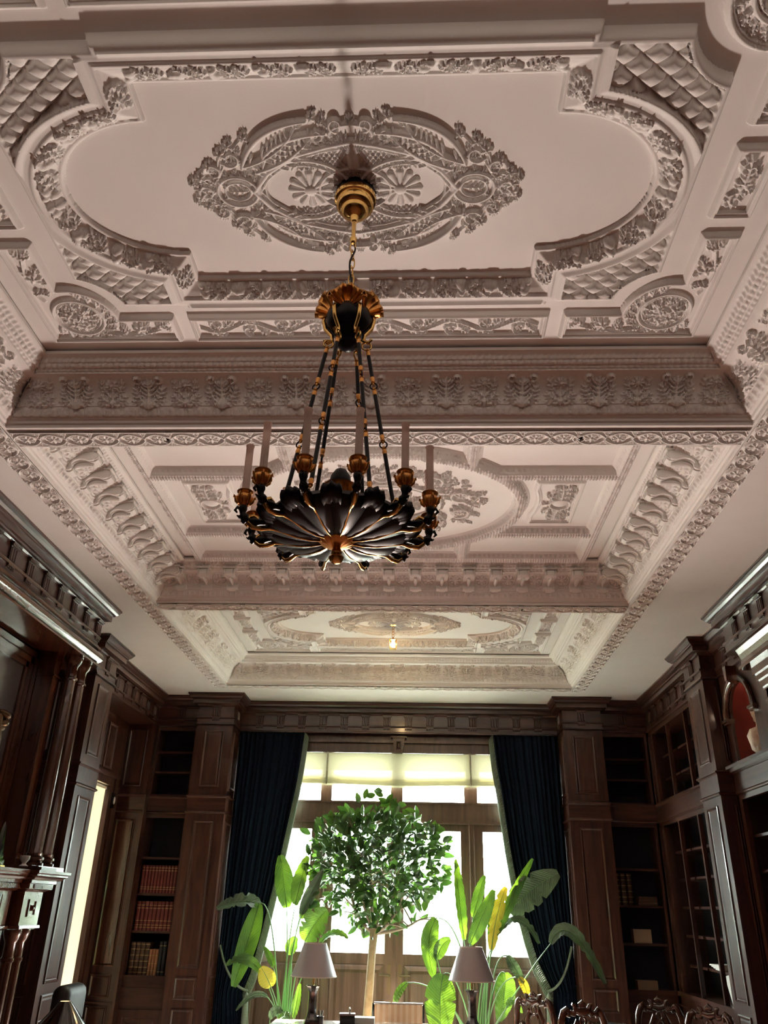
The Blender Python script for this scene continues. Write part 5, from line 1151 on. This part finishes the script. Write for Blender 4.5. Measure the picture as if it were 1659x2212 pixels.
# ---------------------------------------------------------------- fig tree
TX, TY = -0.50, 9.72
ft = empty('fig_tree', (TX, TY, 0), 0, 'potted fig tree with a round leafy crown in the middle of the window', 'tree')
b = MB(); b.lathe([(0.17, 0.0), (0.20, 0.02), (0.24, 0.34), (0.26, 0.36), (0.26, 0.40), (0.23, 0.40), (0.21, 0.33)], 32); b.build('pot', mat('terracotta', (0.35, 0.14, 0.07), 0.7), ft, 40)
b = MB(); b.lathe([(0.215, 0.33), (0.21, 0.345), (0.001, 0.35)], 28); b.build('soil', mat('soil', (0.03, 0.02, 0.012), 0.95, bump=(30, 0.8, 0.01)), ft)
b = MB(); tr_pts = [(-0.06, 0, 0.33), (-0.055, 0, 0.7), (-0.035, 0, 1.0), (-0.02, 0, 1.3), (0.0, 0, 1.55)]
b.tube(tr_pts, [0.052, 0.047, 0.044, 0.042, 0.046], 14); b.build('trunk', BARK, ft, 60)
rnd = random.Random(21); b = MB(); tips = []
for (dx, dy, dz, r) in ((0.30, -0.05, 0.35, 0.026), (-0.28, 0.05, 0.40, 0.024), (0.08, 0.2, 0.6, 0.022), (-0.05, -0.15, 0.7, 0.024), (0.22, 0.1, 0.65, 0.02), (-0.2, -0.1, 0.75, 0.02), (0.45, 0.0, 0.12, 0.022)):
    p0 = Vector((0.0, 0, 1.50)); p2 = p0+Vector((dx, dy, dz)); p1 = p0+Vector((dx*0.7, dy*0.7, dz*0.25)); br = bez(p0, p1, p2, 9); b.tube(br, [r*(1-0.07*i) for i in range(9)], 8)
    for _ in range(6):
        s = Vector(br[rnd.randint(4, 8)]); e = s+Vector((rnd.uniform(-.35, .35), rnd.uniform(-.25, .25), rnd.uniform(.0, .38))); b.tube(bez(s, (s+e)/2+Vector((0, 0, .05)), e, 6), [0.010-0.001*i for i in range(6)], 6); tips.append(e)
b.build('branches', mat('bark_grey', (0.30, 0.24, 0.18), 0.8), ft, 60)
def leaves():
    V = []; F = []; C = Vector((0.0, 0, 2.14))
    n = 0
    while n < 1500:
        v = Vector((rnd.gauss(0, 1), rnd.gauss(0, 1), rnd.gauss(0, 1))).normalized(); v = v*(1/(abs(v.x)**2.5+abs(v.y)**2.5+abs(v.z)**2.5)**(1/2.5)); rr = rnd.random()**0.34
        p = C+Vector((v.x*0.86*rr, v.y*0.46*rr, v.z*0.60*rr))
        if p.z < 1.75 and abs(p.x-0.07) > 0.50*rnd.random()+0.12: continue
        if p.z < 2.0 and rnd.random() < 0.30: continue
        if abs(p.x-0.03) > 0.64*(0.55+0.45*min(1, (p.z-1.5)/0.9))+0.24*rnd.random(): continue
        n += 1; L = rnd.uniform(0.09, 0.145)*(1.15 if rr > .93 else 1.0); Wd = L*rnd.uniform(0.42, 0.55)
        d = (v*0.55+Vector((rnd.uniform(-.8, .8), rnd.uniform(-.8, .8), rnd.uniform(-.45, .75)))).normalized(); s = d.cross(Vector((rnd.uniform(-1, 1), rnd.uniform(-1, 1), rnd.uniform(-.2, 1)))).normalized(); u = s.cross(d)
        b0 = len(V); st = [0, .12, .35, .6, .85, 1.0]; wd = [0.02, .55, .98, .95, .55, 0.03]
        for t, w in zip(st, wd):
            base = p+d*L*t-u*L*0.22*t*t
            V.extend([base-s*Wd*w/2+u*Wd*0.16*w, base-s*Wd*w*0.25+u*Wd*.05*w, base, base+s*Wd*w*0.25+u*Wd*.05*w, base+s*Wd*w/2+u*Wd*0.16*w])
        for j in range(5):
            for i in range(4): q = b0+j*5+i; F.append((q, q+1, q+6, q+5))
    return [tuple(v) for v in V], F
V, F = leaves()
extra = [(0.03, -.1, 2.93), (0.10, 0, 2.88), (0.35, -.1, 2.72), (-.50, -.1, 2.62), (.66, -.1, 2.56), (.76, 0, 2.1), (-.60, -.1, 2.05), (.55, -.1, 1.75), (-.2, -.1, 2.82), (.2, -.1, 2.80)]
o = np_mesh('foliage', V, F, LEAF, ft, 180); tag(o, kind='stuff')
V = []; F = []
for ex in extra:
    for k in range(3):
        p = Vector(ex)+Vector((rnd.uniform(-.05, .05), 0, rnd.uniform(-.05, .05))); d = Vector((rnd.uniform(-1, 1), rnd.uniform(-.3, .3), rnd.uniform(-.2, 1))).normalized(); s = d.cross(Vector((0.1, 1, 0.1))).normalized(); u = s.cross(d); L = 0.13; Wd = 0.07; b0 = len(V)
        for t, w in zip([0, .12, .35, .6, .85, 1.0], [0.02, .55, .98, .95, .55, 0.03]):
            base = p+d*L*t-u*L*0.2*t*t
            V.extend([tuple(base-s*Wd*w/2+u*.01*w), tuple(base-s*Wd*w*.25), tuple(base), tuple(base+s*Wd*w*.25), tuple(base+s*Wd*w/2+u*.01*w)])
        for j in range(5):
            for i in range(4): q = b0+j*5+i; F.append((q, q+1, q+6, q+5))
tag(np_mesh('young_leaves', V, F, BLADE, ft, 180), 'lighter green young leaves', kind='stuff')
# ---------------------------------------------------------------- bird of paradise plants
def blade(par, off, p0, pm, p1, w, m, fold=0.25, face=(0, -1, 0), y=None, stem_from=None, tear=0.0, twist=0.0, seed=0, sr=0.008):
    rn = random.Random(seed); P0, PM_, P1 = [Vector(p)-off for p in (p0, pm, p1)]
    c = [Vector(q) for q in bez(P0, PM_*2-(P0+P1)/2, P1, 26)]; fc = Vector(face).normalized(); V = []; F = []; K = 11
    tears = {rn.randint(3, 21): rn.uniform(.3, .8) for _ in range(int(tear*6))}
    for i, q in enumerate(c):
        t = i/25; tg = (c[min(i+1, 25)]-c[max(i-1, 0)]).normalized(); s = tg.cross(fc); s = s.normalized() if s.length > .05 else Vector((1, 0, 0)); n = s.cross(tg)
        a = twist*t; s2 = s*math.cos(a)+n*math.sin(a); n2 = n*math.cos(a)-s*math.sin(a)
        ww = w*(math.sin(PI*min(1, (t*0.93+0.035)))**0.55)*(1-0.25*t)*1.05
        for k in range(K):
            u = k/(K-1)*2-1; wk = ww*(1-(tears[i] if (i in tears and abs(u) > .5) else 0)*0.6)
            lift = fold*abs(u)*ww*0.5+0.006*math.sin(i*1.9+u*3)*abs(u)-0.0
            V.append(tuple(q+s2*u*wk/2*(1-0.25*fold)+n2*lift+Vector((0, 0, -0.0))))
    for i in range(25):
        for k in range(K-1): q = i*K+k; F.append((q, q+1, q+K+1, q+K))
    lf_ = np_mesh('leaf', V, F, m, par, 180)
    ul_ = lf_.data.uv_layers.new(name='UVMap'); li = np.zeros(len(lf_.data.loops), np.int32); lf_.data.loops.foreach_get('vertex_index', li)
    uvs = np.stack([(li % K)/(K-1)*1.0, (li//K)/25.0+0.18*np.abs((li % K)/(K-1)*2-1)], 1); ul_.data.foreach_set('uv', uvs.astype(np.float32).ravel())
    b = MB(); b.tube([q+(fc*0.004) for q in c], [sr*0.62*(1-0.75*i/25) for i in range(26)], 6)
    if stem_from is not None:
        S = Vector(stem_from)-off; mid = Vector(((S.x*0.6+P0.x*0.4), (S.y+P0.y)/2, P0.z*0.72+S.z*0.28)); d0 = (c[1]-c[0]).normalized()
        mid = mid.lerp(P0-d0*(P0-S).length*0.45, 0.5); b.tube(bez(S, mid, P0, 14), [sr*1.25-sr*0.05*i for i in range(14)], 8)
    b.build('leaf_stalk', STALK, par, 70)
def plant(loc, label, specs):
    r = empty('bird_of_paradise', loc, 0, label, 'potted plant', 'broad-leaved plants before the window'); off = Vector(loc)
    b = MB(); b.lathe([(0.15, 0.0), (0.17, 0.02), (0.21, 0.36), (0.225, 0.37), (0.225, 0.40), (0.20, 0.40), (0.19, 0.34)], 32); b.build('pot', bpy.data.materials['terracotta'], r, 40)
    b = MB(); b.lathe([(0.19, 0.34), (0.001, 0.36)], 28); b.build('soil', bpy.data.materials['soil'], r)
    for i, s in enumerate(specs):
        y0, y1, p0, pm, p1, w, m = s[:7]; kw = dict(s[7]) if len(s) > 7 else {}
        ymid = (y0+y1)/2; rn = random.Random(i+3)
        base = (loc[0]+rn.uniform(-.07, .07), loc[1]+rn.uniform(-.07, .07), 0.36) if not kw.pop('nostem', False) else None
        kx = lambda p, y: p
        blade(r, off, (p0[0], y0, p0[1]), (pm[0], ymid, pm[1]), (p1[0], y1, p1[1]), w, m, stem_from=base, seed=i, **kw)
G, D_, YL = BLADE, BLADED, BLADEY
plant((-1.42, 9.80, 0), 'tall bird of paradise plant left of the tree, behind the left table lamp', [
    (9.80, 9.72, (-1.49, 1.73), (-1.54, 2.0), (-1.59, 2.26), 0.26, G, dict(face=(.5, -1, 0))),
    (9.70, 9.60, (-1.38, 1.76), (-1.325, 2.0), (-1.255, 2.25), 0.24, G, dict(face=(-.7, -1, 0))),
    (9.62, 9.40, (-1.30, 1.67), (-1.19, 1.89), (-1.06, 2.10), 0.16, D_, dict(face=(.4, -1, .4), fold=.6)),
    (9.60, 9.50, (-1.235, 1.41), (-1.13, 1.58), (-1.00, 1.72), 0.32, G, dict(face=(0, -1, .15), tear=.5)),
    (9.60, 9.50, (-1.765, 1.76), (-1.85, 1.37), (-1.945, 0.98), 0.25, G, dict(face=(.25, -1, .1), fold=.35)),
    (9.66, 9.45, (-1.76, 1.74), (-1.94, 1.78), (-2.19, 1.70), 0.22, D_, dict(face=(0, -.75, .6), tear=.8, nostem=True)),
    (9.50, 9.40, (-1.67, 1.12), (-1.84, 1.235), (-2.02, 1.18), 0.13, G, dict(face=(0, -1, .5), tear=.4)),
    (9.50, 9.44, (-1.55, 0.99), (-1.60, 1.08), (-1.66, 1.17), 0.21, YL, dict(face=(0, -1, .2))),
    (9.62, 9.60, (-1.56, 1.16), (-1.61, 1.26), (-1.675, 1.35), 0.09, G, dict(face=(.3, -1, 0), fold=.6)),
    (9.85, 9.85, (-1.41, 1.27), (-1.41, 1.36), (-1.36, 1.44), 0.16, G, {}),
    (9.50, 9.30, (-1.58, 0.90), (-1.71, 0.92), (-1.855, 0.79), 0.07, D_, {}),
    (9.50, 9.48, (-1.295, 0.72), (-1.265, 0.87), (-1.245, 1.03), 0.11, G, dict(face=(-.5, -1, 0))),
    (9.40, 9.30, (-1.44, 0.66), (-1.38, 0.75), (-1.30, 0.73), 0.12, G, dict(face=(0, -.6, .8))),
    (9.70, 9.55, (-1.10, 1.37), (-0.94, 1.49), (-0.77, 1.45), 0.11, G, dict(face=(0, -.7, .7))),
    (9.70, 9.62, (-1.31, 1.63), (-1.21, 1.76), (-1.10, 1.74), 0.15, G, dict(face=(0, -1, .3))),
    (9.40, 9.30, (-1.52, 0.72), (-1.46, 0.80), (-1.38, 0.79), 0.10, D_, {}),
])
plant((0.62, 9.75, 0), 'tall bird of paradise plant right of the tree, behind the right table lamp', [
    (9.70, 9.62, (0.47, 1.46), (0.425, 1.86), (0.39, 2.25), 0.18, G, dict(face=(.9, -1, 0))),
    (9.55, 9.45, (0.53, 1.43), (0.66, 1.69), (0.79, 1.95), 0.19, G, dict(face=(.3, -1, .1))),
    (9.60, 9.50, (0.80, 1.50), (1.00, 1.90), (1.23, 2.27), 0.13, G, dict(face=(.4, -1, .3), fold=.5)),
    (9.55, 9.52, (0.75, 1.38), (0.83, 1.73), (0.93, 1.98), 0.17, YL, dict(face=(-.3, -1, .1), tear=.8)),
    (9.65, 9.50, (0.96, 1.74), (1.20, 1.96), (1.50, 2.13), 0.38, D_, dict(face=(.1, -1, -.1), tear=.5)),
    (9.75, 9.75, (0.58, 1.68), (0.65, 1.90), (0.72, 2.10), 0.15, G, dict(face=(-.6, -1, 0))),
    (9.72, 9.70, (0.76, 1.37), (0.77, 1.56), (0.75, 1.77), 0.15, G, dict(face=(.6, -1, 0))),
    (9.60, 9.50, (0.17, 1.66), (0.09, 1.42), (0.14, 1.12), 0.22, G, dict(face=(.3, -1, .1))),
    (9.55, 9.50, (0.18, 1.28), (0.23, 1.40), (0.32, 1.47), 0.16, G, dict(face=(0, -1, .2))),
    (9.40, 9.35, (-0.13, 1.07), (-0.22, 0.98), (-0.255, 0.86), 0.09, G, {}),
    (9.60, 9.45, (0.83, 1.53), (1.05, 1.66), (1.24, 1.45), 0.14, D_, dict(face=(0, -.6, .8), tear=.9)),
    (9.45, 9.25, (1.36, 1.455), (1.57, 1.56), (1.85, 1.12), 0.17, D_, dict(face=(0, -.8, .5), tear=.7)),
    (9.50, 9.45, (0.91, 1.33), (0.98, 1.22), (1.06, 1.10), 0.12, D_, {}),
    (9.30, 9.25, (0.235, 1.16), (0.20, 0.90), (0.22, 0.62), 0.36, G, dict(face=(0, -1, .1), tear=.3)),
    (9.80, 9.80, (0.90, 1.16), (0.89, 0.97), (0.82, 0.72), 0.26, G, dict(face=(.2, -1, 0))),
    (9.40, 9.35, (0.87, 0.88), (0.94, 0.94), (1.02, 0.84), 0.08, G, {}),
    (9.45, 9.42, (1.01, 1.14), (1.07, 1.06), (1.085, 0.96), 0.10, YL, {}),
])
# ---------------------------------------------------------------- desk and what stands on it
dk = empty('writing_desk', (-0.25, 8.75, 0), 0, 'wide desk before the window carrying the two table lamps', 'desk')
b = MB(); b.box(-1.15, 1.2, -0.42, 0.30, 0.72, 0.76); b.build('top', mat('desk_leather', (0.30, 0.24, 0.20), 0.18, coat=0.8), dk)
b = MB(); b.box(-1.08, 1.13, -0.36, 0.24, 0.60, 0.72); b.build('apron', WOODG, dk)
for sx in (-1.05, 1.10):
    for sy in (-.33, .21): b = MB(); b.lathe([(.02, 0), (.03, .05), (.025, .3), (.04, .60)], 16, (sx, sy, 0)); b.build('leg', WOODG, dk, 50)
def table_lamp(x, y, label, rz):
    r = empty('table_lamp', (x, y, 0.76), rz, label, 'table lamp', 'table lamps on the desk')
    b = MB(); b.box(-.07, .07, -.07, .07, 0, .02); b.build('base', WOODG, r)
    b = MB(); b.lathe([(0.060, 0.02), (0.066, 0.035), (0.052, 0.06), (0.044, 0.10), (0.040, 0.20), (0.042, 0.26), (0.062, 0.30), (0.070, 0.307), (0.066, 0.311), (0.02, 0.306)], 8, a0=PI/8); b.build('vase_body', PORC, r, 25)
    b = MB(); b.lathe([(0.008, 0.30), (0.008, 0.44), (0.012, 0.45)], 12); b.build('stem', BRASS, r, 60)
    b = MB(); n = 40
    b.lathe([(0.220, 0.385), (0.110, 0.668), (0.106, 0.668), (0.216, 0.385)], n); o = b.build('lamp_shade', SHADE, r, 40)
    b = MB(); b.lathe([(0.222, 0.383), (0.222, 0.391), (0.216, 0.391), (0.216, 0.383)], n); b.lathe([(0.112, 0.661), (0.112, 0.670), (0.106, 0.670), (0.106, 0.661)], n); b.build('shade_trim', PAPER, r, 40)
    b = MB()
    for a in (0, PI*2/3, PI*4/3): b.tube([(0, 0, 0.45), (0.108*math.cos(a), 0.108*math.sin(a), 0.66)], 0.002, 5)
    b.build('shade_carrier', BRASS, r); return r
table_lamp(-1.025, 8.78, 'table lamp with a grey pleated shade at the left end of the desk', 0.2)
table_lamp(0.492, 8.80, 'table lamp with a grey pleated shade at the right end of the desk', -0.1)
pc = empty('pen_cup', (-0.945, 8.80, 0.76), 0, 'small cup of pens on the desk beside the left table lamp', 'pen cup')
b = MB(); b.lathe([(0.030, 0), (0.033, 0.055), (0.040, 0.06), (0.030, 0.058), (0.026, 0.01)], 20); b.build('cup', PORC, pc, 40)
for k, (dx, dy) in enumerate(((-.015, 0), (0.0, .012), (.012, -.004), (.02, .01))): b = MB(); b.tube([(dx*.5, dy, .02), (dx*1.3, dy*1.2, .105)], .004, 8); b.build('pen', BLACKG if k % 2 == 0 else WHITE, pc, 60)
bx = empty('ink_box', (-0.69, 8.85, 0.76), 0.05, 'black lidded box with a pointed silver knob on the desk', 'box')
b = MB(); b.box(-.07, .07, -.05, .05, 0, .07); b.build('body', BLACKG, bx); b = MB(); b.box(-.075, .075, -.055, .055, .07, .085); b.build('lid', mat('lid_silver', (.6, .6, .6), .15, metal=1), bx)
b = MB(); b.lathe([(.008, .085), (.010, .095), (.012, .11), (.008, .125), (.001, .135)], 14, (.02, 0, 0)); b.build('knob', CHROME, bx, 60)
b = MB(); b.box(-.11, .11, -.07, .07, 0, .05); o = b.build('white_box', PAPER); o.location = (-0.545, 8.92, 0.761); tag(o, 'low white box on the desk right of the black lidded box', 'box')
# desk chair with striped back
sc = empty('striped_chair', (-0.215, 9.22, 0), 0, 'upright chair with a tan striped back and dark frame behind the desk', 'chair')
STR = mat('striped_fabric', (0.50, 0.30, 0.17), 0.7, stripes=((0.66, 0.47, 0.32), 5.5, 'X'))
b = MB(); b.box(-.235, .235, -.01, .02, .50, .895); b.build('backrest', STR, sc)
b = MB(); b.box(-.235, .235, -.38, .0, .42, .48); b.build('seat', STR, sc)
b = MB(); b.tube([(-.245, .005, .90), (.245, .005, .90)], .012, 10); b.build('top_rail', CHROME, sc, 60)
for sx in (-.25, .25):
    b = MB(); b.tube([(sx, .0, 0), (sx, .0, .5), (sx, .005, .90)], .011, 10); b.build('leg', BLACKG, sc, 60); b = MB(); b.tube([(sx, -.37, 0), (sx, -.37, .45)], .011, 10); b.build('leg', BLACKG, sc, 60)
# ---------------------------------------------------------------- carved chairs round the glass table
def carved_chair():
    r = empty('carved_chair', (0, 0, 0))
    b = MB()
    for sg in (-1, 1):
        b.tube([(sg*.165, 0, .44), (sg*.185, -.01, .62), (sg*.205, -.02, .78), (sg*.19, -.03, .90), (sg*.165, -.035, .965), (sg*.14, -.038, .985), (sg*.118, -.04, .965), (sg*.125, -.04, .94), (sg*.145, -.04, .945)], [0.0261, 0.0261, 0.0290, 0.0319, 0.0319, 0.0290, 0.0232, 0.0203, 0.0116], 10)
        b.tube([(sg*.18, -.01, .66), (sg*.13, -.02, .70), (sg*.11, -.02, .76), (sg*.14, -.03, .80), (sg*.165, -.03, .78)], [0.0203, 0.0217, 0.0203, 0.0174, 0.0087], 8)
        b.tube([(sg*.03, -.01, .46), (sg*.035, -.015, .62), (sg*.075, -.02, .72), (sg*.085, -.03, .82), (sg*.05, -.035, .90), (sg*.025, -.035, .86), (sg*.04, -.035, .83)], [0.0232, 0.0217, 0.0232, 0.0261, 0.0232, 0.0174, 0.0101], 8)
        b.tube([(sg*.11, -.038, .965), (sg*.075, -.04, .955), (sg*.055, -.04, .985), (sg*.07, -.04, 1.02), (sg*.09, -.04, 1.03)], [0.0261, 0.0261, 0.0261, 0.0203, 0.0116], 8)
    b.tube([(-.055, -.04, .98), (0, -.045, .965), (.055, -.04, .98)], [0.0290, 0.0348, 0.0290], 10); b.tube([(-.03, -.042, 1.02), (0, -.045, 1.035), (.03, -.042, 1.02)], [0.0174, 0.0290, 0.0174], 8)
    b.tube([(.026*math.cos(t), -.04, .90+.035*math.sin(t)) for t in np.linspace(0, 2*PI, 16, endpoint=False)], .010, 8, True)
    b.build('backrest', CARVED, r, 60)
    o = cush(-.21, .21, .0, .40, .40, .47, .03, 'seat', mat('chair_seat', (.10, .045, .03), .6) if 'chair_seat' not in bpy.data.materials else bpy.data.materials['chair_seat'], r)
    for sx in (-.17, .17):
        for sy in (.02, .36): b = MB(); b.tube([(sx, sy, .42), (sx*1.1, sy, .3), (sx*1.0, sy, .1), (sx*1.1, sy+.01, 0.012)], [.028, .026, .017, .022], 10); b.build('leg', CARVED, r, 60)
    return r
cp = carved_chair()
for k, (x, y, rz, l) in enumerate(((1.115, 9.02, -0.6, 'carved dark chair beside the right curtain, farthest left of the glass table'), (1.42, 8.28, 0.12, 'carved reddish chair turned away on the near side of the glass table'), (2.235, 8.80, PI-0.25, 'carved glossy chair on the bookcase side of the glass table'), (2.50, 8.22, 2.5, 'carved dark chair partly hidden at the right wall bookcase'))):
    o = cp if k == 0 else copy_tree(cp); o.location = (x, y, 0); o.rotation_euler = (0, 0, rz); tag(o, l, 'chair', 'carved chairs at the glass table')
gt = empty('glass_table', (1.72, 8.85, 0), 0, 'round glass-topped table among the carved chairs at the right', 'table')
b = MB(); b.lathe([(0.47, 0.775), (0.48, 0.78), (0.48, 0.787), (0.47, 0.792), (0.001, 0.792)], 64); b.build('table_top', TGLASS, gt, 40)
b = MB(); b.lathe([(0.16, 0.0), (0.17, 0.03), (0.07, 0.10), (0.06, 0.35), (0.10, 0.45), (0.06, 0.55), (0.12, 0.73), (0.25, 0.765), (0.25, 0.774)], 32); b.build('pedestal', CARVED, gt, 40)
# ---------------------------------------------------------------- books
def book_mesh(w, h, d, spine, bands):
    r = empty('book', (0, 0, 0))
    b = MB(); n = 6; pts = [(-w/2, 0.0)]+[(-w/2*math.cos(PI*k/n)*1.0, -0.012*math.sin(PI*k/n)) for k in range(1, n)]+[(w/2, 0.0)]
    b.prism(pts+[(w/2, d), (-w/2, d)], lambda x, y, z: (x, y, z), 0, h); b.build('cover', spine, r, 50)
    b = MB()
    for z in bands: b.prism([(-w/2*math.cos(PI*k/n)*1.02, -0.0135*math.sin(PI*k/n)) for k in range(n+1)], lambda x, y, q: (x, y, z+q), 0, 0.007)
    b.build('gilt_band', GOLD, r); return r
GOLD = mat('gilt_tooling', (0.45, 0.32, 0.14), 0.4, metal=0.6)
MAROON = mat('maroon_leather', (0.17, 0.028, 0.022), 0.5, noise=((0.11, 0.02, 0.016), 12)); BROWNL = mat('brown_leather', (0.09, 0.045, 0.025), 0.5, noise=((0.05, 0.025, 0.015), 14)); TANL = mat('tan_leather', (0.34, 0.15, 0.07), 0.5); BLKL = mat('black_leather', (0.02, 0.02, 0.024), 0.5)
KINDS_ = {'m': (0.037, 0.30, 0.16, MAROON, (0.04, 0.062, 0.24, 0.27)), 'n': (0.046, 0.305, 0.17, MAROON, (0.03, 0.055, 0.10, 0.23, 0.26)), 'b': (0.054, 0.335, 0.18, BROWNL, (0.03, 0.08, 0.14, 0.20, 0.26, 0.31)), 't': (0.034, 0.265, 0.15, TANL, (0.05, 0.12, 0.20)), 'k': (0.040, 0.345, 0.18, BLKL, (0.04, 0.30))}
protos = {}
def book(kind, x, y, z, rz, label, group, tilt=0.0, sc_=1.0):
    if kind not in protos: protos[kind] = book_mesh(*KINDS_[kind]); o = protos[kind]
    else: o = copy_tree(protos[kind])
    o.location = (x, y, z); o.rotation_euler = (0, tilt, rz); o.scale = (sc_, 1, 1) if True else o.scale; tag(o, label, 'book', group)
ORD = ['first', 'second', 'third', 'fourth', 'fifth', 'sixth', 'seventh', 'eighth', 'ninth', 'tenth', 'eleventh', 'twelfth']
x = -3.325
for k in range(11): book('m', x+0.02, 10.24, 1.845, 0, 'maroon book with pale gilt foot, %s from the left on the top filled shelf' % ORD[k], 'maroon books on the top filled shelf'); x += 0.0395
x = -3.325
for k in range(9): book('n', x+0.024, 10.24, 1.454, 0, 'dark red book, %s from the left on the middle filled shelf' % ORD[k], 'dark red books on the middle filled shelf'); x += 0.0485
x = -3.325
for k in range(4): book('b', x+0.028, 10.24, 1.002, 0, 'thick brown gilt-banded book, %s from the left on the lowest shelf' % ORD[k], 'brown books on the lowest shelf'); x += 0.056
for k in range(3): book('t', x+0.018, 10.24, 1.002, 0, 'short tan book, %s of the three on the lowest shelf' % ORD[k], 'tan books on the lowest shelf'); x += 0.036
for k in range(2): book('k', x+0.022, 10.24, 1.002, 0, 'tall black book, %s of the pair on the lowest shelf' % ORD[k], 'black books on the lowest shelf'); x += 0.044
for k in range(3): book('b', 2.30+0.07*k, 10.30, 1.454+.386, 0, 'dark gilt-banded book, %s from the left in the right-hand window bookcase' % ORD[k], 'dark books in the right-hand window bookcase')
def simple(name, mb, m, loc, rz, label, cat, group=None): o = mb.build(name, m); o.location = loc; o.rotation_euler = (0, 0, rz); tag(o, label, cat, group); return o
for k in range(3): b = MB(); b.box(-.11+.008*k, .11, -.08, .08, 0, .03); simple('book', b, BROWNL, (2.62, 10.34, 1.841+.0312*k), 0, 'dark book lying flat, %s of the stack beside the upright books' % ['lowest', 'middle', 'topmost'][k], 'book', 'stacked dark books')
b = MB(); b.box(-.10, .10, -.06, .06, 0, .14); simple('file_box', b, TANBOX, (2.52, 10.33, 1.456), 0, 'brown box on the shelf of the dark bookcase right of the window', 'box')
b = MB(); b.box(-.11, .11, -.06, .06, 0, .09); simple('wooden_box', b, TANBOX, (2.52, 10.33, 1.002), 0, 'tan box on the lowest shelf of the dark bookcase right of the window', 'box')
for k in range(4):
    b = MB(); b.box(-.14, .14, -.11, .11, 0, .012); simple('magazine', b, PAPER, (3.05-.008*k, 9.02+.015*k, 1.275+.0125*k), .08*k-.1, 'white magazine in the pile on the right wall bookcase, %s one' % ['lowest', 'second', 'third', 'topmost'][k], 'magazine', 'pile of white magazines')
b = MB(); b.box(-.012, .012, -.10, .10, 0, .26); o = simple('leaning_book', b, PAPER, (3.02, 8.86, 1.002), .3, 'pale patterned book leaning on the lowest shelf of the right wall bookcase', 'book'); o.rotation_euler = (-.28, 0, .3)
